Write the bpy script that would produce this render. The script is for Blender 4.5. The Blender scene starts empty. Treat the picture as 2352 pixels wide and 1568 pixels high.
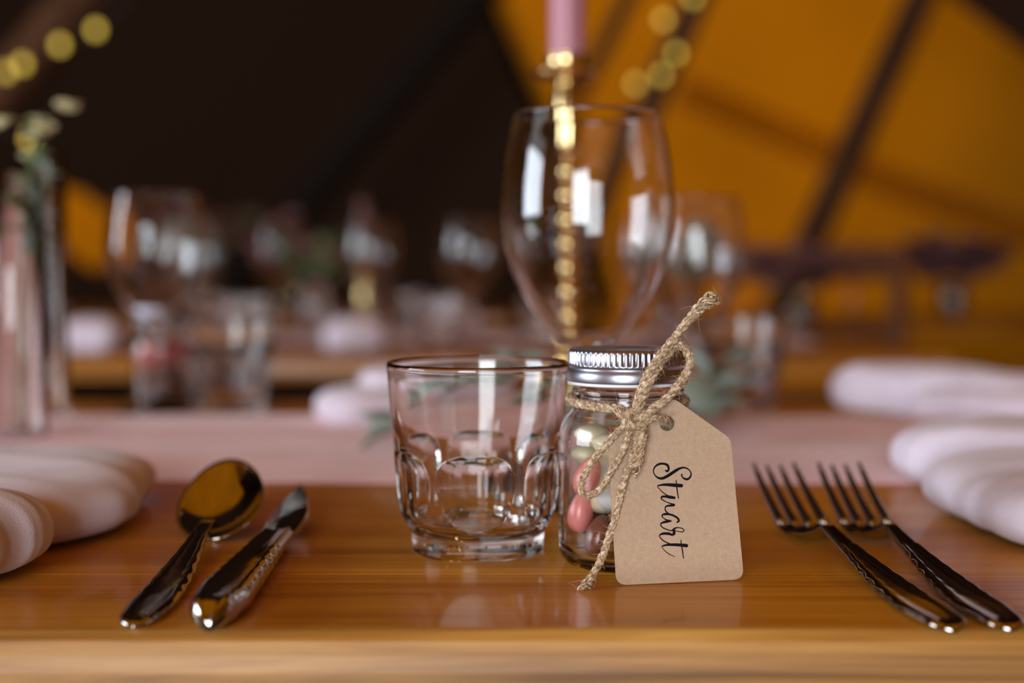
import bpy, bmesh, math, random
from mathutils import Vector, Matrix, noise
R = math.radians
PI = math.pi
S = bpy.context.scene
COL = S.collection

# ------------------------------------------------------------------ camera
FPX = 3267.0                      # focal length in pixels of the 2352 px wide frame (50 mm)
TT = 0.74                         # table top height
EYE = Vector((0, 0, TT + 0.107))
TILT = math.atan(164 / FPX)
cam = bpy.data.cameras.new('camera')
cam.sensor_width = 36.0
cam.lens = FPX * 36.0 / 2352
cam.clip_start = 0.02
cam.clip_end = 200
cam.dof.use_dof = True
cam.dof.focus_distance = 0.489
cam.dof.aperture_fstop = 4.1
co = bpy.data.objects.new('camera', cam)
COL.objects.link(co)
co.location = EYE
co.rotation_euler = (PI / 2 - TILT, 0, 0)
S.camera = co

# ------------------------------------------------------------------ world, sun, daylight
w = bpy.data.worlds.new('sky')
S.world = w
w.use_nodes = True
wn = w.node_tree
bg = wn.nodes['Background']
tc = wn.nodes.new('ShaderNodeTexCoord')
sx = wn.nodes.new('ShaderNodeSeparateXYZ')
rmp = wn.nodes.new('ShaderNodeValToRGB')
rmp.color_ramp.elements[0].position = 0.45
rmp.color_ramp.elements[0].color = (0.55, 0.62, 0.62, 1)
rmp.color_ramp.elements[1].position = 0.8
rmp.color_ramp.elements[1].color = (0.62, 0.78, 1.0, 1)
wn.links.new(tc.outputs['Generated'], sx.inputs[0])
wn.links.new(sx.outputs['Z'], rmp.inputs[0])
wn.links.new(rmp.outputs[0], bg.inputs[0])
bg.inputs[1].default_value = 1.7

sun = bpy.data.lights.new('sun', 'SUN')
sun.energy = 2.9
sun.angle = R(2)
sun.color = (1, 0.93, 0.82)
so = bpy.data.objects.new('sun', sun)
COL.objects.link(so)
so.rotation_euler = Vector((0.80, -1, -0.48)).to_track_quat('-Z', 'Y').to_euler()


def daylight(name, loc, aim, sx_, sy_, power, col):
    l = bpy.data.lights.new(name, 'AREA')
    l.shape = 'RECTANGLE'
    l.size = sx_
    l.size_y = sy_
    l.energy = power
    l.color = col
    o = bpy.data.objects.new(name, l)
    COL.objects.link(o)
    o.location = loc
    o.rotation_euler = (Vector(aim) - Vector(loc)).to_track_quat('-Z', 'Z').to_euler()
    return o


# daylight through the tent's entrance behind the camera and its open left side
daylight('entrance_daylight', (-0.85, -3.35, 1.15), (-0.85, 0, 1.15), 1.5, 1.9, 145, (0.90, 0.95, 1.0))
daylight('side_opening_daylight', (-4.1, 0.0, 1.5), (0, 0.0, 1.5), 1.6, 2.4, 135, (0.80, 0.88, 1.0))

S.view_settings.view_transform = 'Standard'
S.view_settings.look = 'None'
S.view_settings.gamma = 1
S.view_settings.exposure = 0.0
S.view_settings.use_curve_mapping = False
S.cycles.use_denoising = True
S.cycles.max_bounces = 14
S.cycles.transmission_bounces = 14
S.cycles.transparent_max_bounces = 12
S.cycles.glossy_bounces = 6
S.cycles.diffuse_bounces = 3
S.cycles.sample_clamp_indirect = 8
S.cycles.blur_glossy = 0.3


# ------------------------------------------------------------------ pixel helpers (measuring only)
def ray(px, py):
    a = (px - 1176) / FPX
    b = -(py - 784) / FPX
    c, s = math.cos(TILT), math.sin(TILT)
    return Vector((a, c + b * s, b * c - s))


def at_y(px, py, y):
    d = ray(px, py)
    return EYE + d * (y / d.y)


def at_z(px, py, z=0.0):
    d = ray(px, py)
    return EYE + d * ((TT + z - EYE.z) / d.z)


def on_plane(px, py, p, n):
    d = ray(px, py)
    return EYE + d * ((p - EYE).dot(n) / d.dot(n))


# ------------------------------------------------------------------ object helpers
def tag(o, label=None, cat=None, group=None, kind=None):
    if label: o['label'] = label
    if cat: o['category'] = cat
    if group: o['group'] = group
    if kind: o['kind'] = kind
    return o


def empty(name, loc=(0, 0, 0), rz=0.0):
    o = bpy.data.objects.new(name, None)
    o.empty_display_size = 0.02
    COL.objects.link(o)
    o.location = loc
    o.rotation_euler = (0, 0, rz)
    return o


def obj(name, bm, mat, parent=None, smooth=True, loc=None):
    me = bpy.data.meshes.new(name)
    bmesh.ops.recalc_face_normals(bm, faces=bm.faces)
    bm.to_mesh(me)
    bm.free()
    if smooth:
        for p in me.polygons: p.use_smooth = True
    me.materials.append(mat)
    o = bpy.data.objects.new(name, me)
    COL.objects.link(o)
    if parent: o.parent = parent
    if loc is not None: o.location = loc
    return o


def copy_tree(o, parent=None):
    c = o.copy()
    COL.objects.link(c)
    c.parent = parent
    for ch in list(o.children): copy_tree(ch, c)
    return c


def lathe(bm, prof, seg=64, c=(0, 0), z0=0.0, rfun=None):
    """closed profile list of (r, z); r = 0 makes a pole"""
    rings = []
    for r, z in prof:
        if r < 1e-6:
            rings.append([bm.verts.new((c[0], c[1], z0 + z))])
        else:
            ring = []
            for i in range(seg):
                a = 2 * PI * i / seg
                rr = rfun(r, z, a) if rfun else r
                ring.append(bm.verts.new((c[0] + rr * math.cos(a), c[1] + rr * math.sin(a), z0 + z)))
            rings.append(ring)
    for A, B in zip(rings, rings[1:]):
        if len(A) == 1 and len(B) == 1: continue
        for i in range(seg):
            j = (i + 1) % seg
            if len(A) == 1: bm.faces.new((A[0], B[i], B[j]))
            elif len(B) == 1: bm.faces.new((A[i], B[0], A[j]))
            else: bm.faces.new((A[i], B[i], B[j], A[j]))
    return bm


def smooth_prof(pts, n=6):
    """Catmull-Rom through the points"""
    out = []
    P = [pts[0]] + list(pts) + [pts[-1]]
    for i in range(1, len(P) - 2):
        for k in range(n):
            t = k / n
            out.append(tuple(cr(P[i - 1][d], P[i][d], P[i + 1][d], P[i + 2][d], t) for d in range(len(P[0]))))
    out.append(tuple(pts[-1]))
    return out


def cr(a, b, c, d, t):
    return 0.5 * ((2 * b) + (-a + c) * t + (2 * a - 5 * b + 4 * c - d) * t * t + (-a + 3 * b - 3 * c + d) * t * t * t)


def tube(bm, pts, rad, n=8, caps=True):
    rings = []
    prev = None
    for i, p in enumerate(pts):
        p = Vector(p)
        t = (Vector(pts[min(i + 1, len(pts) - 1)]) - Vector(pts[max(i - 1, 0)]))
        if t.length < 1e-9: t = Vector((0, 0, 1))
        t.normalize()
        if prev is None:
            u = t.orthogonal().normalized()
        else:
            u = (prev - t * prev.dot(t))
            u = u.normalized() if u.length > 1e-6 else t.orthogonal().normalized()
        prev = u
        v = t.cross(u)
        r = rad[i] if hasattr(rad, '__len__') else rad
        rings.append([bm.verts.new(p + u * r * math.cos(2 * PI * k / n) + v * r * math.sin(2 * PI * k / n)) for k in range(n)])
    for A, B in zip(rings, rings[1:]):
        for k in range(n):
            bm.faces.new((A[k], A[(k + 1) % n], B[(k + 1) % n], B[k]))
    if caps and n > 2:
        bm.faces.new(rings[0][::-1])
        bm.faces.new(rings[-1])
    return bm


def box(bm, x0, x1, y0, y1, z0, z1, bev=0.0, seg=2):
    vs = [bm.verts.new((x, y, z)) for x in (x0, x1) for y in (y0, y1) for z in (z0, z1)]
    F = [(0, 1, 3, 2), (4, 6, 7, 5), (0, 4, 5, 1), (2, 3, 7, 6), (0, 2, 6, 4), (1, 5, 7, 3)]
    fs = [bm.faces.new([vs[i] for i in f]) for f in F]
    if bev > 0:
        es = list({e for f in fs for e in f.edges})
        bmesh.ops.bevel(bm, geom=es, offset=bev, segments=seg, profile=0.5, affect='EDGES')
    return bm


def loft(bm, secs, closed=True, cap=True):
    rings = [[bm.verts.new(p) for p in s] for s in secs]
    n = len(rings[0])
    for A, B in zip(rings, rings[1:]):
        for k in range(n if closed else n - 1):
            bm.faces.new((A[k], A[(k + 1) % n], B[(k + 1) % n], B[k]))
    if cap:
        bm.faces.new(rings[0][::-1])
        bm.faces.new(rings[-1])
    return bm


# ------------------------------------------------------------------ materials
def pmat(name, base=(0.5, 0.5, 0.5), rough=0.5, metal=0.0, **kw):
    m = bpy.data.materials.new(name)
    m.use_nodes = True
    b = m.node_tree.nodes['Principled BSDF']
    b.inputs['Base Color'].default_value = (*base, 1)
    b.inputs['Roughness'].default_value = rough
    b.inputs['Metallic'].default_value = metal
    for k, v in kw.items():
        b.inputs[k.replace('_', ' ')].default_value = v
    return m


def nd(m, t, **kw):
    n = m.node_tree.nodes.new(t)
    for k, v in kw.items():
        if k.startswith('i_'):
            n.inputs[k[2:].replace('_', ' ')].default_value = v
        else:
            setattr(n, k, v)
    return n


def lk(m, a, b): m.node_tree.links.new(a, b)


def coords(m, scale=(1, 1, 1), kind='Object'):
    t = nd(m, 'ShaderNodeTexCoord')
    mp = nd(m, 'ShaderNodeMapping')
    mp.inputs['Scale'].default_value = scale
    lk(m, t.outputs[kind], mp.inputs[0])
    return mp.outputs[0]


def noise_n(m, vec, scale, detail=4, rough=0.55, dist=0.0):
    n = nd(m, 'ShaderNodeTexNoise')
    n.inputs['Scale'].default_value = scale
    n.inputs['Detail'].default_value = detail
    n.inputs['Roughness'].default_value = rough
    n.inputs['Distortion'].default_value = dist
    lk(m, vec, n.inputs['Vector'])
    return n.outputs['Fac']


def ramp(m, fac, stops):
    r = nd(m, 'ShaderNodeValToRGB')
    e = r.color_ramp.elements
    while len(e) < len(stops): e.new(0.5)
    for k, (p, c) in enumerate(stops):
        e[k].position = p
        e[k].color = (*c, 1) if len(c) == 3 else c
    lk(m, fac, r.inputs[0])
    return r.outputs[0]


def bump(m, h, strength, dist):
    b = nd(m, 'ShaderNodeBump')
    b.inputs['Strength'].default_value = strength
    b.inputs['Distance'].default_value = dist
    lk(m, h, b.inputs['Height'])
    lk(m, b.outputs[0], m.node_tree.nodes['Principled BSDF'].inputs['Normal'])
    return b


def glass_mat(name, col=(1, 1, 1), ior=1.5, rough=0.0):
    m = pmat(name, col, rough, 0, Transmission_Weight=1.0, IOR=ior)
    return m


M_GLASS = glass_mat('clear_glass', (0.99, 0.985, 0.98))
M_GLASS_THIN = glass_mat('wine_glass_glass', (0.995, 0.99, 0.985), 1.5)

# varnished pine
M_PINE = pmat('varnished_pine', (0.4, 0.18, 0.04), 0.4, Specular_IOR_Level=0.12, Coat_Weight=0.22, Coat_Roughness=0.07)
v = coords(M_PINE, (1.3, 26, 26))
g1 = noise_n(M_PINE, v, 2.0, 6, 0.6, 0.6)
v2 = coords(M_PINE, (0.9, 9.5, 9.5))
g2 = noise_n(M_PINE, v2, 1.6, 3, 0.5, 1.2)
v3 = coords(M_PINE, (4, 240, 240))
g3 = noise_n(M_PINE, v3, 1.5, 2, 0.5)
mx = nd(M_PINE, 'ShaderNodeMix', data_type='FLOAT')
mx.inputs[0].default_value = 0.45
lk(M_PINE, g1, mx.inputs[2]); lk(M_PINE, g2, mx.inputs[3])
mx2 = nd(M_PINE, 'ShaderNodeMix', data_type='FLOAT')
mx2.inputs[0].default_value = 0.22
lk(M_PINE, mx.outputs[0], mx2.inputs[2]); lk(M_PINE, g3, mx2.inputs[3])
pc = ramp(M_PINE, mx2.outputs[0], [(0.34, (0.26, 0.085, 0.005)), (0.46, (0.50, 0.20, 0.014)), (0.55, (0.62, 0.28, 0.025)), (0.68, (0.74, 0.38, 0.055))])
# knots: dark spots with a shape of their own
vk = coords(M_PINE, (2.2, 9, 4))
vo = nd(M_PINE, 'ShaderNodeTexVoronoi')
vo.inputs['Scale'].default_value = 1.35
lk(M_PINE, vk, vo.inputs['Vector'])
kf = ramp(M_PINE, vo.outputs['Distance'], [(0.03, (1, 1, 1)), (0.10, (0, 0, 0))])
mk = nd(M_PINE, 'ShaderNodeMix', data_type='RGBA')
lk(M_PINE, kf, mk.inputs[0])
lk(M_PINE, pc, mk.inputs[6])
mk.inputs[7].default_value = (0.1, 0.025, 0.006, 1)
lk(M_PINE, mk.outputs[2], M_PINE.node_tree.nodes['Principled BSDF'].inputs['Base Color'])
bump(M_PINE, mx2.outputs[0], 0.16, 0.0012)

def dark_pine():  # same pine with its grain colours darkened, for the tables behind
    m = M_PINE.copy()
    m.name = 'darkened_pine'
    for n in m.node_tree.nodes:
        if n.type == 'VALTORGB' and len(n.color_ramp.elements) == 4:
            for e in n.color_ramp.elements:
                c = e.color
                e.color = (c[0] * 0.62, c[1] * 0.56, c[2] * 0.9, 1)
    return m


M_PINE_DARK = dark_pine()
M_EDGE = pmat('worn_pine_edge', (0.6, 0.36, 0.13), 0.45)
v = coords(M_EDGE, (1.5, 40, 40))
g = noise_n(M_EDGE, v, 2.5, 6, 0.6, 0.5)
pc = ramp(M_EDGE, g, [(0.32, (0.17, 0.07, 0.012)), (0.5, (0.40, 0.18, 0.034)), (0.66, (0.58, 0.31, 0.075))])
lk(M_EDGE, pc, M_EDGE.node_tree.nodes['Principled BSDF'].inputs['Base Color'])
bump(M_EDGE, g, 0.2, 0.001)

# cloths
def cloth_mat(name, col, scale=900, strength=0.35, rough=0.9, tint=None):
    m = pmat(name, col, rough, Sheen_Weight=0.25, Sheen_Roughness=0.5)
    v = coords(m)
    a = noise_n(m, v, scale, 3, 0.6)
    b = noise_n(m, v, 30, 3, 0.5)
    c2 = tint or tuple(x * 0.88 for x in col)
    c = ramp(m, b, [(0.35, c2), (0.65, col)])
    lk(m, c, m.node_tree.nodes['Principled BSDF'].inputs['Base Color'])
    bump(m, a, strength, 0.0006)
    return m


M_NAPKIN = cloth_mat('white_linen', (0.80, 0.73, 0.86))
M_RUNNER = cloth_mat('pink_cotton', (0.86, 0.55, 0.56), 700, 0.5, 0.95, (0.78, 0.46, 0.46))

M_STEEL = pmat('polished_steel', (0.46, 0.42, 0.38), 0.09, 1.0)
v = coords(M_STEEL)
bump(M_STEEL, noise_n(M_STEEL, v, 260, 3, 0.6), 0.05, 0.0004)
M_BRASS = pmat('brass', (0.86, 0.66, 0.32), 0.16, 1.0)
M_CANDLE = pmat('dusty_pink_wax', (0.44, 0.19, 0.24), 0.42, Subsurface_Weight=0.15)
M_CANDLE2 = pmat('plum_wax', (0.12, 0.05, 0.04), 0.5)
M_WICK = pmat('wick', (0.05, 0.04, 0.03), 0.9)

M_LID = pmat('brushed_aluminium', (0.40, 0.405, 0.47), 0.34, 1.0)
v = coords(M_LID, (1, 1, 90))
bump(M_LID, noise_n(M_LID, v, 60, 3), 0.05, 0.0002)
M_SEAL = pmat('white_seal', (0.8, 0.8, 0.8), 0.5)

M_KRAFT = pmat('kraft_card', (0.5, 0.36, 0.24), 0.88)
v = coords(M_KRAFT)
f1 = noise_n(M_KRAFT, v, 600, 5, 0.75)
f2 = noise_n(M_KRAFT, coords(M_KRAFT), 1900, 4, 0.7)
mx = nd(M_KRAFT, 'ShaderNodeMix', data_type='FLOAT')
mx.inputs[0].default_value = 0.5
lk(M_KRAFT, f1, mx.inputs[2]); lk(M_KRAFT, f2, mx.inputs[3])
lk(M_KRAFT, ramp(M_KRAFT, mx.outputs[0], [(0.32, (0.42, 0.285, 0.185)), (0.5, (0.49, 0.345, 0.23)), (0.68, (0.56, 0.41, 0.29))]),
   M_KRAFT.node_tree.nodes['Principled BSDF'].inputs['Base Color'])
bump(M_KRAFT, mx.outputs[0], 0.25, 0.0002)
M_INK = pmat('black_ink', (0.008, 0.006, 0.012), 0.8, Specular_IOR_Level=0.1)

M_JUTE = pmat('jute', (0.48, 0.31, 0.16), 0.8)
v = coords(M_JUTE)
jf = noise_n(M_JUTE, v, 700, 4, 0.6, 0.5)
lk(M_JUTE, ramp(M_JUTE, jf, [(0.34, (0.20, 0.105, 0.045)), (0.5, (0.46, 0.32, 0.19)), (0.66, (0.76, 0.63, 0.47))]),
   M_JUTE.node_tree.nodes['Principled BSDF'].inputs['Base Color'])
M_FUZZ = pmat('jute_fibre', (0.62, 0.42, 0.26), 0.7)

M_CREAM = pmat('cream_sugar', (0.82, 0.74, 0.52), 0.35, Subsurface_Weight=0.1)
M_PINK = pmat('pink_sugar', (0.86, 0.27, 0.25), 0.32, Subsurface_Weight=0.1)
M_WHITE = pmat('white_sugar', (0.82, 0.80, 0.78), 0.3, Subsurface_Weight=0.1)
M_CHOC = pmat('chocolate', (0.17, 0.06, 0.04), 0.28)

M_LEAF = pmat('eucalyptus_leaf', (0.27, 0.36, 0.31), 0.6)
M_LEAF2 = pmat('fern_green', (0.12, 0.15, 0.06), 0.6)
M_PETAL = pmat('cream_petal', (0.60, 0.55, 0.30), 0.7)
M_STEM = pmat('green_stem', (0.14, 0.18, 0.08), 0.6)
M_BERRY = pmat('dried_burgundy', (0.13, 0.045, 0.045), 0.8)
M_ROSE = pmat('blush_petal', (0.24, 0.10, 0.09), 0.7)

M_POLE = pmat('tent_pole_wood', (0.14, 0.065, 0.03), 0.85, Specular_IOR_Level=0.15)
v = coords(M_POLE, (14, 14, 1.2))
lk(M_POLE, ramp(M_POLE, noise_n(M_POLE, v, 3, 5), [(0.35, (0.05, 0.020, 0.008)), (0.65, (0.10, 0.045, 0.02))]),
   M_POLE.node_tree.nodes['Principled BSDF'].inputs['Base Color'])
M_STAND = pmat('dark_steel_pole', (0.012, 0.008, 0.006), 0.8, Specular_IOR_Level=0.1)


def canvas_mat(name, trans, diff, mixf, nscale=0.8):
    m = bpy.data.materials.new(name)
    m.use_nodes = True
    nt = m.node_tree
    nt.nodes.remove(nt.nodes['Principled BSDF'])
    out = nt.nodes['Material Output']
    d = nd(m, 'ShaderNodeBsdfDiffuse')
    d.inputs[0].default_value = (*diff, 1)
    t = nd(m, 'ShaderNodeBsdfTranslucent')
    f = noise_n(m, coords(m), nscale, 2, 0.5)
    lk(m, ramp(m, f, [(0.3, tuple(x * 0.8 for x in trans)), (0.7, trans)]), t.inputs[0])
    mx = nd(m, 'ShaderNodeMixShader')
    mx.inputs[0].default_value = mixf
    lk(m, d.outputs[0], mx.inputs[1]); lk(m, t.outputs[0], mx.inputs[2])
    lk(m, mx.outputs[0], out.inputs[0])
    return m


M_CANVAS = canvas_mat('orange_canvas', (0.72, 0.385, 0.012), (0.28, 0.13, 0.02), 0.72)
M_CANVAS2 = canvas_mat('doubled_orange_canvas', (0.60, 0.33, 0.01), (0.2, 0.09, 0.03), 0.6)
M_SHADOW_BAND = canvas_mat('shadow_band_cloth', (0.90, 0.82, 0.6), (0.3, 0.15, 0.05), 0.96)  # cloth of the strip that imitates a shadow on the canvas
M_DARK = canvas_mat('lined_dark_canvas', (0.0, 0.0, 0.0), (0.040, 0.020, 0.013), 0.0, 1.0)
M_TAN = M_CANVAS

M_FLOOR = pmat('dark_matting', (0.06, 0.035, 0.022), 0.85)
v = coords(M_FLOOR)
bump(M_FLOOR, noise_n(M_FLOOR, v, 40, 4), 0.4, 0.01)
M_GRASS = pmat('grass', (0.09, 0.15, 0.04), 0.95)
lk(M_GRASS, ramp(M_GRASS, noise_n(M_GRASS, coords(M_GRASS), 3, 6), [(0.3, (0.05, 0.09, 0.02)), (0.7, (0.12, 0.2, 0.05))]),
   M_GRASS.node_tree.nodes['Principled BSDF'].inputs['Base Color'])


def bulb_mat():
    m = pmat('warm_bulb', (0.9, 0.7, 0.3), 0.3)
    b = m.node_tree.nodes['Principled BSDF']
    b.inputs['Emission Color'].default_value = (0.95, 0.66, 0.04, 1)
    b.inputs['Emission Strength'].default_value = 1.45
    return m


M_BULB = bulb_mat()
M_WIRE = pmat('dark_wire', (0.03, 0.02, 0.015), 0.6)

# ------------------------------------------------------------------ the tent
def panel(name, pts, mat, thick=0.004, sub=0):
    """a sheet of cloth through the given corner points, with thickness"""
    bm = bmesh.new()
    vs = [bm.verts.new(p) for p in pts]
    f = bm.faces.new(vs)
    f.normal_update()
    n = f.normal.copy()
    r = bmesh.ops.extrude_face_region(bm, geom=[f])
    for q in r['geom']:
        if isinstance(q, bmesh.types.BMVert): q.co += n * thick
    return tag(obj(name, bm, mat, smooth=False), kind='structure')


bm = bmesh.new()
box(bm, -4.0, 4.2, -3.3, 7.6, -0.04, 0.0)
tag(obj('floor', bm, M_FLOOR, smooth=False), kind='structure')
bm = bmesh.new()
box(bm, -60, 60, -60, 60, -0.09, -0.045)
tag(obj('ground', bm, M_GRASS, smooth=False), kind='structure')

YB = 5.5
panel('added_dark_ceiling_sheet', [(-6.0, 2.4, 4.1), (2.5, 2.4, 4.1), (2.5, 5.35, 2.25), (-6.0, 5.35, 2.25)], M_DARK)  # unseen sheet added overhead so the cutlery handles reflect dark
def bx(z):                     # x of the slanting seam between dark lining and orange canvas
    return -0.077 + (1.887 - z) * 0.455
def px_(z):                    # x of the right joint of the middle panel
    return 1.572 + (z - 1.887) * 0.452
# the dark lining has a ragged gap low on the left where the orange canvas shows
LP, LN = Vector((-6.2, 6.2, 0)), Vector((0.7, 6.2 + 0.78, 0)).normalized()
LN = Vector((bx(0.0) + 6.2, YB - 6.2, 0)).cross(Vector((0, 0, 1))).normalized()
outer_ = [Vector(q) for q in [(-6.2, 6.2, 0), (bx(0.0), YB, 0), (bx(4.2), YB + (bx(0.0) - bx(4.2)) * 0.7 / (bx(0.0) + 6.2), 4.2), (-6.2, 6.2, 4.2)]]
gap_ = [on_plane(px, py, LP, LN) for px, py in [(118, 425), (185, 440), (268, 500), (280, 590), (215, 622), (130, 560)]]
bm = bmesh.new()
es = []
for ring_ in (outer_, gap_):
    vs_ = [bm.verts.new(q) for q in ring_]
    es += [bm.edges.new((vs_[k], vs_[(k + 1) % len(vs_)])) for k in range(len(vs_))]
bmesh.ops.triangle_fill(bm, edges=es, use_beauty=True)
gc_ = sum(gap_, Vector()) / len(gap_)
bmesh.ops.delete(bm, geom=[f for f in bm.faces if all(any((v_.co - g_).length < 1e-5 for g_ in gap_) for v_ in f.verts)], context='FACES_ONLY')
for q in bmesh.ops.extrude_face_region(bm, geom=list(bm.faces))['geom']:
    if isinstance(q, bmesh.types.BMVert): q.co += Vector((0.02, 0.2, 0)).normalized() * 0.004
tag(obj('wall_back_lining', bm, M_DARK, smooth=False), kind='structure')
panel('wall_back_left', [(-2.9, 6.02, 0.3), (-1.1, 5.84, 0.3), (-1.1, 5.84, 1.9), (-2.9, 6.02, 1.9)], M_CANVAS)
panel('wall_back', [(bx(0.0), YB, 0), (px_(0.0), YB, 0), (px_(4.2), YB, 4.2), (bx(4.2), YB, 4.2)], M_CANVAS)
WB0 = [(px_(0.0), 5.5), (1.2, 5.42), (1.62, 5.15), (1.97, 4.75), (2.22, 4.25), (2.4, 3.6), (2.6, 2.6), (4.2, 1.5)]
WB1 = [(px_(4.2), 5.5), (2.75, 5.25), (2.86, 4.9), (2.93, 4.5), (3.0, 4.0), (3.06, 3.4), (3.2, 2.6), (4.2, 1.5)]
SB0, SB1 = smooth_prof(WB0, 5), smooth_prof(WB1, 5)
def wallB(i, z):
    k = z / 4.2
    a_, b_ = SB0[i], SB1[i]
    return Vector((a_[0] + (b_[0] - a_[0]) * k, a_[1] + (b_[1] - a_[1]) * k, z))
bm = bmesh.new()
gg = [[bm.verts.new(wallB(i, 4.2 * k / 6)) for k in range(7)] for i in range(len(SB0))]
gf = [bm.faces.new((gg[i][k], gg[i + 1][k], gg[i + 1][k + 1], gg[i][k + 1])) for i in range(len(SB0) - 1) for k in range(6)]
for q in bmesh.ops.extrude_face_region(bm, geom=gf)['geom']:
    if isinstance(q, bmesh.types.BMVert): q.co += Vector((0.6, 0.8, 0)) * 0.004
tag(obj('wall_back_right', bm, M_CANVAS), kind='structure')
panel('wall_right', [(4.2, 1.5, 0), (4.2, -3.3, 0), (4.2, -3.3, 4.2), (4.2, 1.5, 4.2)], M_CANVAS2)
panel('wall_left', [(-4.0, 1.0, 0), (-6.2, 6.2, 0), (-6.2, 6.2, 4.2), (-4.0, 1.0, 4.2)], M_DARK)
panel('wall_left_front', [(-4.0, -3.3, 0), (-4.0, -1.0, 0), (-4.0, -1.0, 4.2), (-4.0, -3.3, 4.2)], M_TAN)
panel('wall_left_over_opening', [(-4.0, -1.0, 2.8), (-4.0, 1.0, 2.8), (-4.0, 1.0, 4.2), (-4.0, -1.0, 4.2)], M_TAN)
panel('wall_front_left', [(-4.0, -3.3, 0), (-1.75, -3.3, 0), (-1.75, -3.3, 4.2), (-4.0, -3.3, 4.2)], M_CANVAS)
panel('wall_front_right', [(0.05, -3.3, 0), (4.2, -3.3, 0), (4.2, -3.3, 4.2), (0.05, -3.3, 4.2)], M_CANVAS)
panel('wall_front_over_entrance', [(-1.75, -3.3, 2.2), (0.05, -3.3, 2.2), (0.05, -3.3, 4.2), (-1.75, -3.3, 4.2)], M_CANVAS)
panel('ceiling', [(-6.4, -3.4, 4.2), (4.4, -3.4, 4.2), (4.4, 2.5, 4.2), (-6.4, 2.5, 4.2)], M_CANVAS)
panel('ceiling_lining', [(-6.4, 2.5, 4.2), (4.4, 2.5, 4.2), (4.4, 6.4, 4.2), (-6.4, 6.4, 4.2)], M_DARK)

# orange canvas gap in the lining, far left
def flat_cloth(name, pix, y, mat, label, cat, dy=0.0, thick=0.006):
    pts = [at_y(px, py, y + dy * k) for k, (px, py) in enumerate(pix)]
    bm = bmesh.new()
    f = bm.faces.new([bm.verts.new(p) for p in pts])
    f.normal_update()
    n = f.normal.copy()
    for q in bmesh.ops.extrude_face_region(bm, geom=[f])['geom']:
        if isinstance(q, bmesh.types.BMVert): q.co += n * thick
    return tag(obj(name, bm, mat, smooth=False), label, cat)


dark_corner = flat_cloth('lining_drape', [(2180, -10), (2352, 118), (2700, 380), (2900, -500), (2000, -500)], 4.4, M_DARK,
                         'dark cloth drape hanging in the top right corner of the orange tent', 'drape')


def pole(name, p, q, r, mat, label):
    bm = bmesh.new()
    p, q = Vector(p), Vector(q)
    n = 14
    pts = [p.lerp(q, i / n) + Vector((noise.noise((i * 0.4, r, 1)), noise.noise((i * 0.4, r, 7)), 0)) * 0.006 for i in range(n + 1)]
    tube(bm, pts, [r * (1 - 0.12 * i / n) for i in range(n + 1)], 20)
    return tag(obj(name, bm, mat), label, 'pole')


def through(px1, py1, px2, py2, y1, y2, z0=0.0, z1=3.9):
    """extend the line through two points to floor and roof"""
    a, b = at_y(px1, py1, y1), at_y(px2, py2, y2)
    d = b - a
    return a + d * ((z0 - a.z) / d.z), a + d * ((z1 - a.z) / d.z)


p, q = through(1822, 640, 2112, 0, 3.9, 3.9, 0.0, 3.05)
pole('tent_pole', p, q, 0.046, M_POLE, 'slanting brown tent pole across the orange canvas at the right')
p, q = through(1490, 250, 1600, 0, 3.3, 3.3, 0.0, 3.4)
pole('tent_pole', p, q, 0.034, M_POLE, 'dark slanting pole wound with fairy lights behind the tall wine glass')
p, q = through(1365, 150, 1440, 0, 4.4, 4.4, 0.0, 2.75)
pole('tent_pole', p, q, 0.028, M_POLE, 'thin dim pole just right of the pink candle')
p, q = through(700, 460, 1040, 60, 4.2, 4.2, 0.0, 2.85)
pole('tent_pole', p, q, 0.06, M_STAND, 'black slanting pole barely visible in the dark part of the tent')
p, q = through(-10, 225, 190, -10, 2.9, 2.9, 0.0, 3.65)
pole('tent_pole', p, q, 0.052, M_POLE, 'brown slanting pole with fairy lights in the top left corner')

# soft shadow on the canvas imitated by an added cloth strip along both panels
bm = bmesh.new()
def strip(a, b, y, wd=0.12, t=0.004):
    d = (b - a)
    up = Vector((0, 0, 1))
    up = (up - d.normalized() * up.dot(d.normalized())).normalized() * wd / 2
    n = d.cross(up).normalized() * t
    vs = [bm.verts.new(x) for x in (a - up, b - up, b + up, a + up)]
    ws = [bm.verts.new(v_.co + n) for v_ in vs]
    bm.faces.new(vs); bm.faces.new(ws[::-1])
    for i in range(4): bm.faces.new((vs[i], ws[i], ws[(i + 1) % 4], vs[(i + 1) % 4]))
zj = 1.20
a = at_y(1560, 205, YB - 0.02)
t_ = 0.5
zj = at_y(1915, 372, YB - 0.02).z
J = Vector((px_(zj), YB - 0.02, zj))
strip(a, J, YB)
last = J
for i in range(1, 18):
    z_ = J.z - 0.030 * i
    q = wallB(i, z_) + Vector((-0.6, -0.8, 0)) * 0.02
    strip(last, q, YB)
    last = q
tag(obj('canvas_shadow_band', bm, M_SHADOW_BAND, smooth=False), 'cloth band imitating a soft shadow across the orange canvas behind the slanting pole', 'strap')

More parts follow.
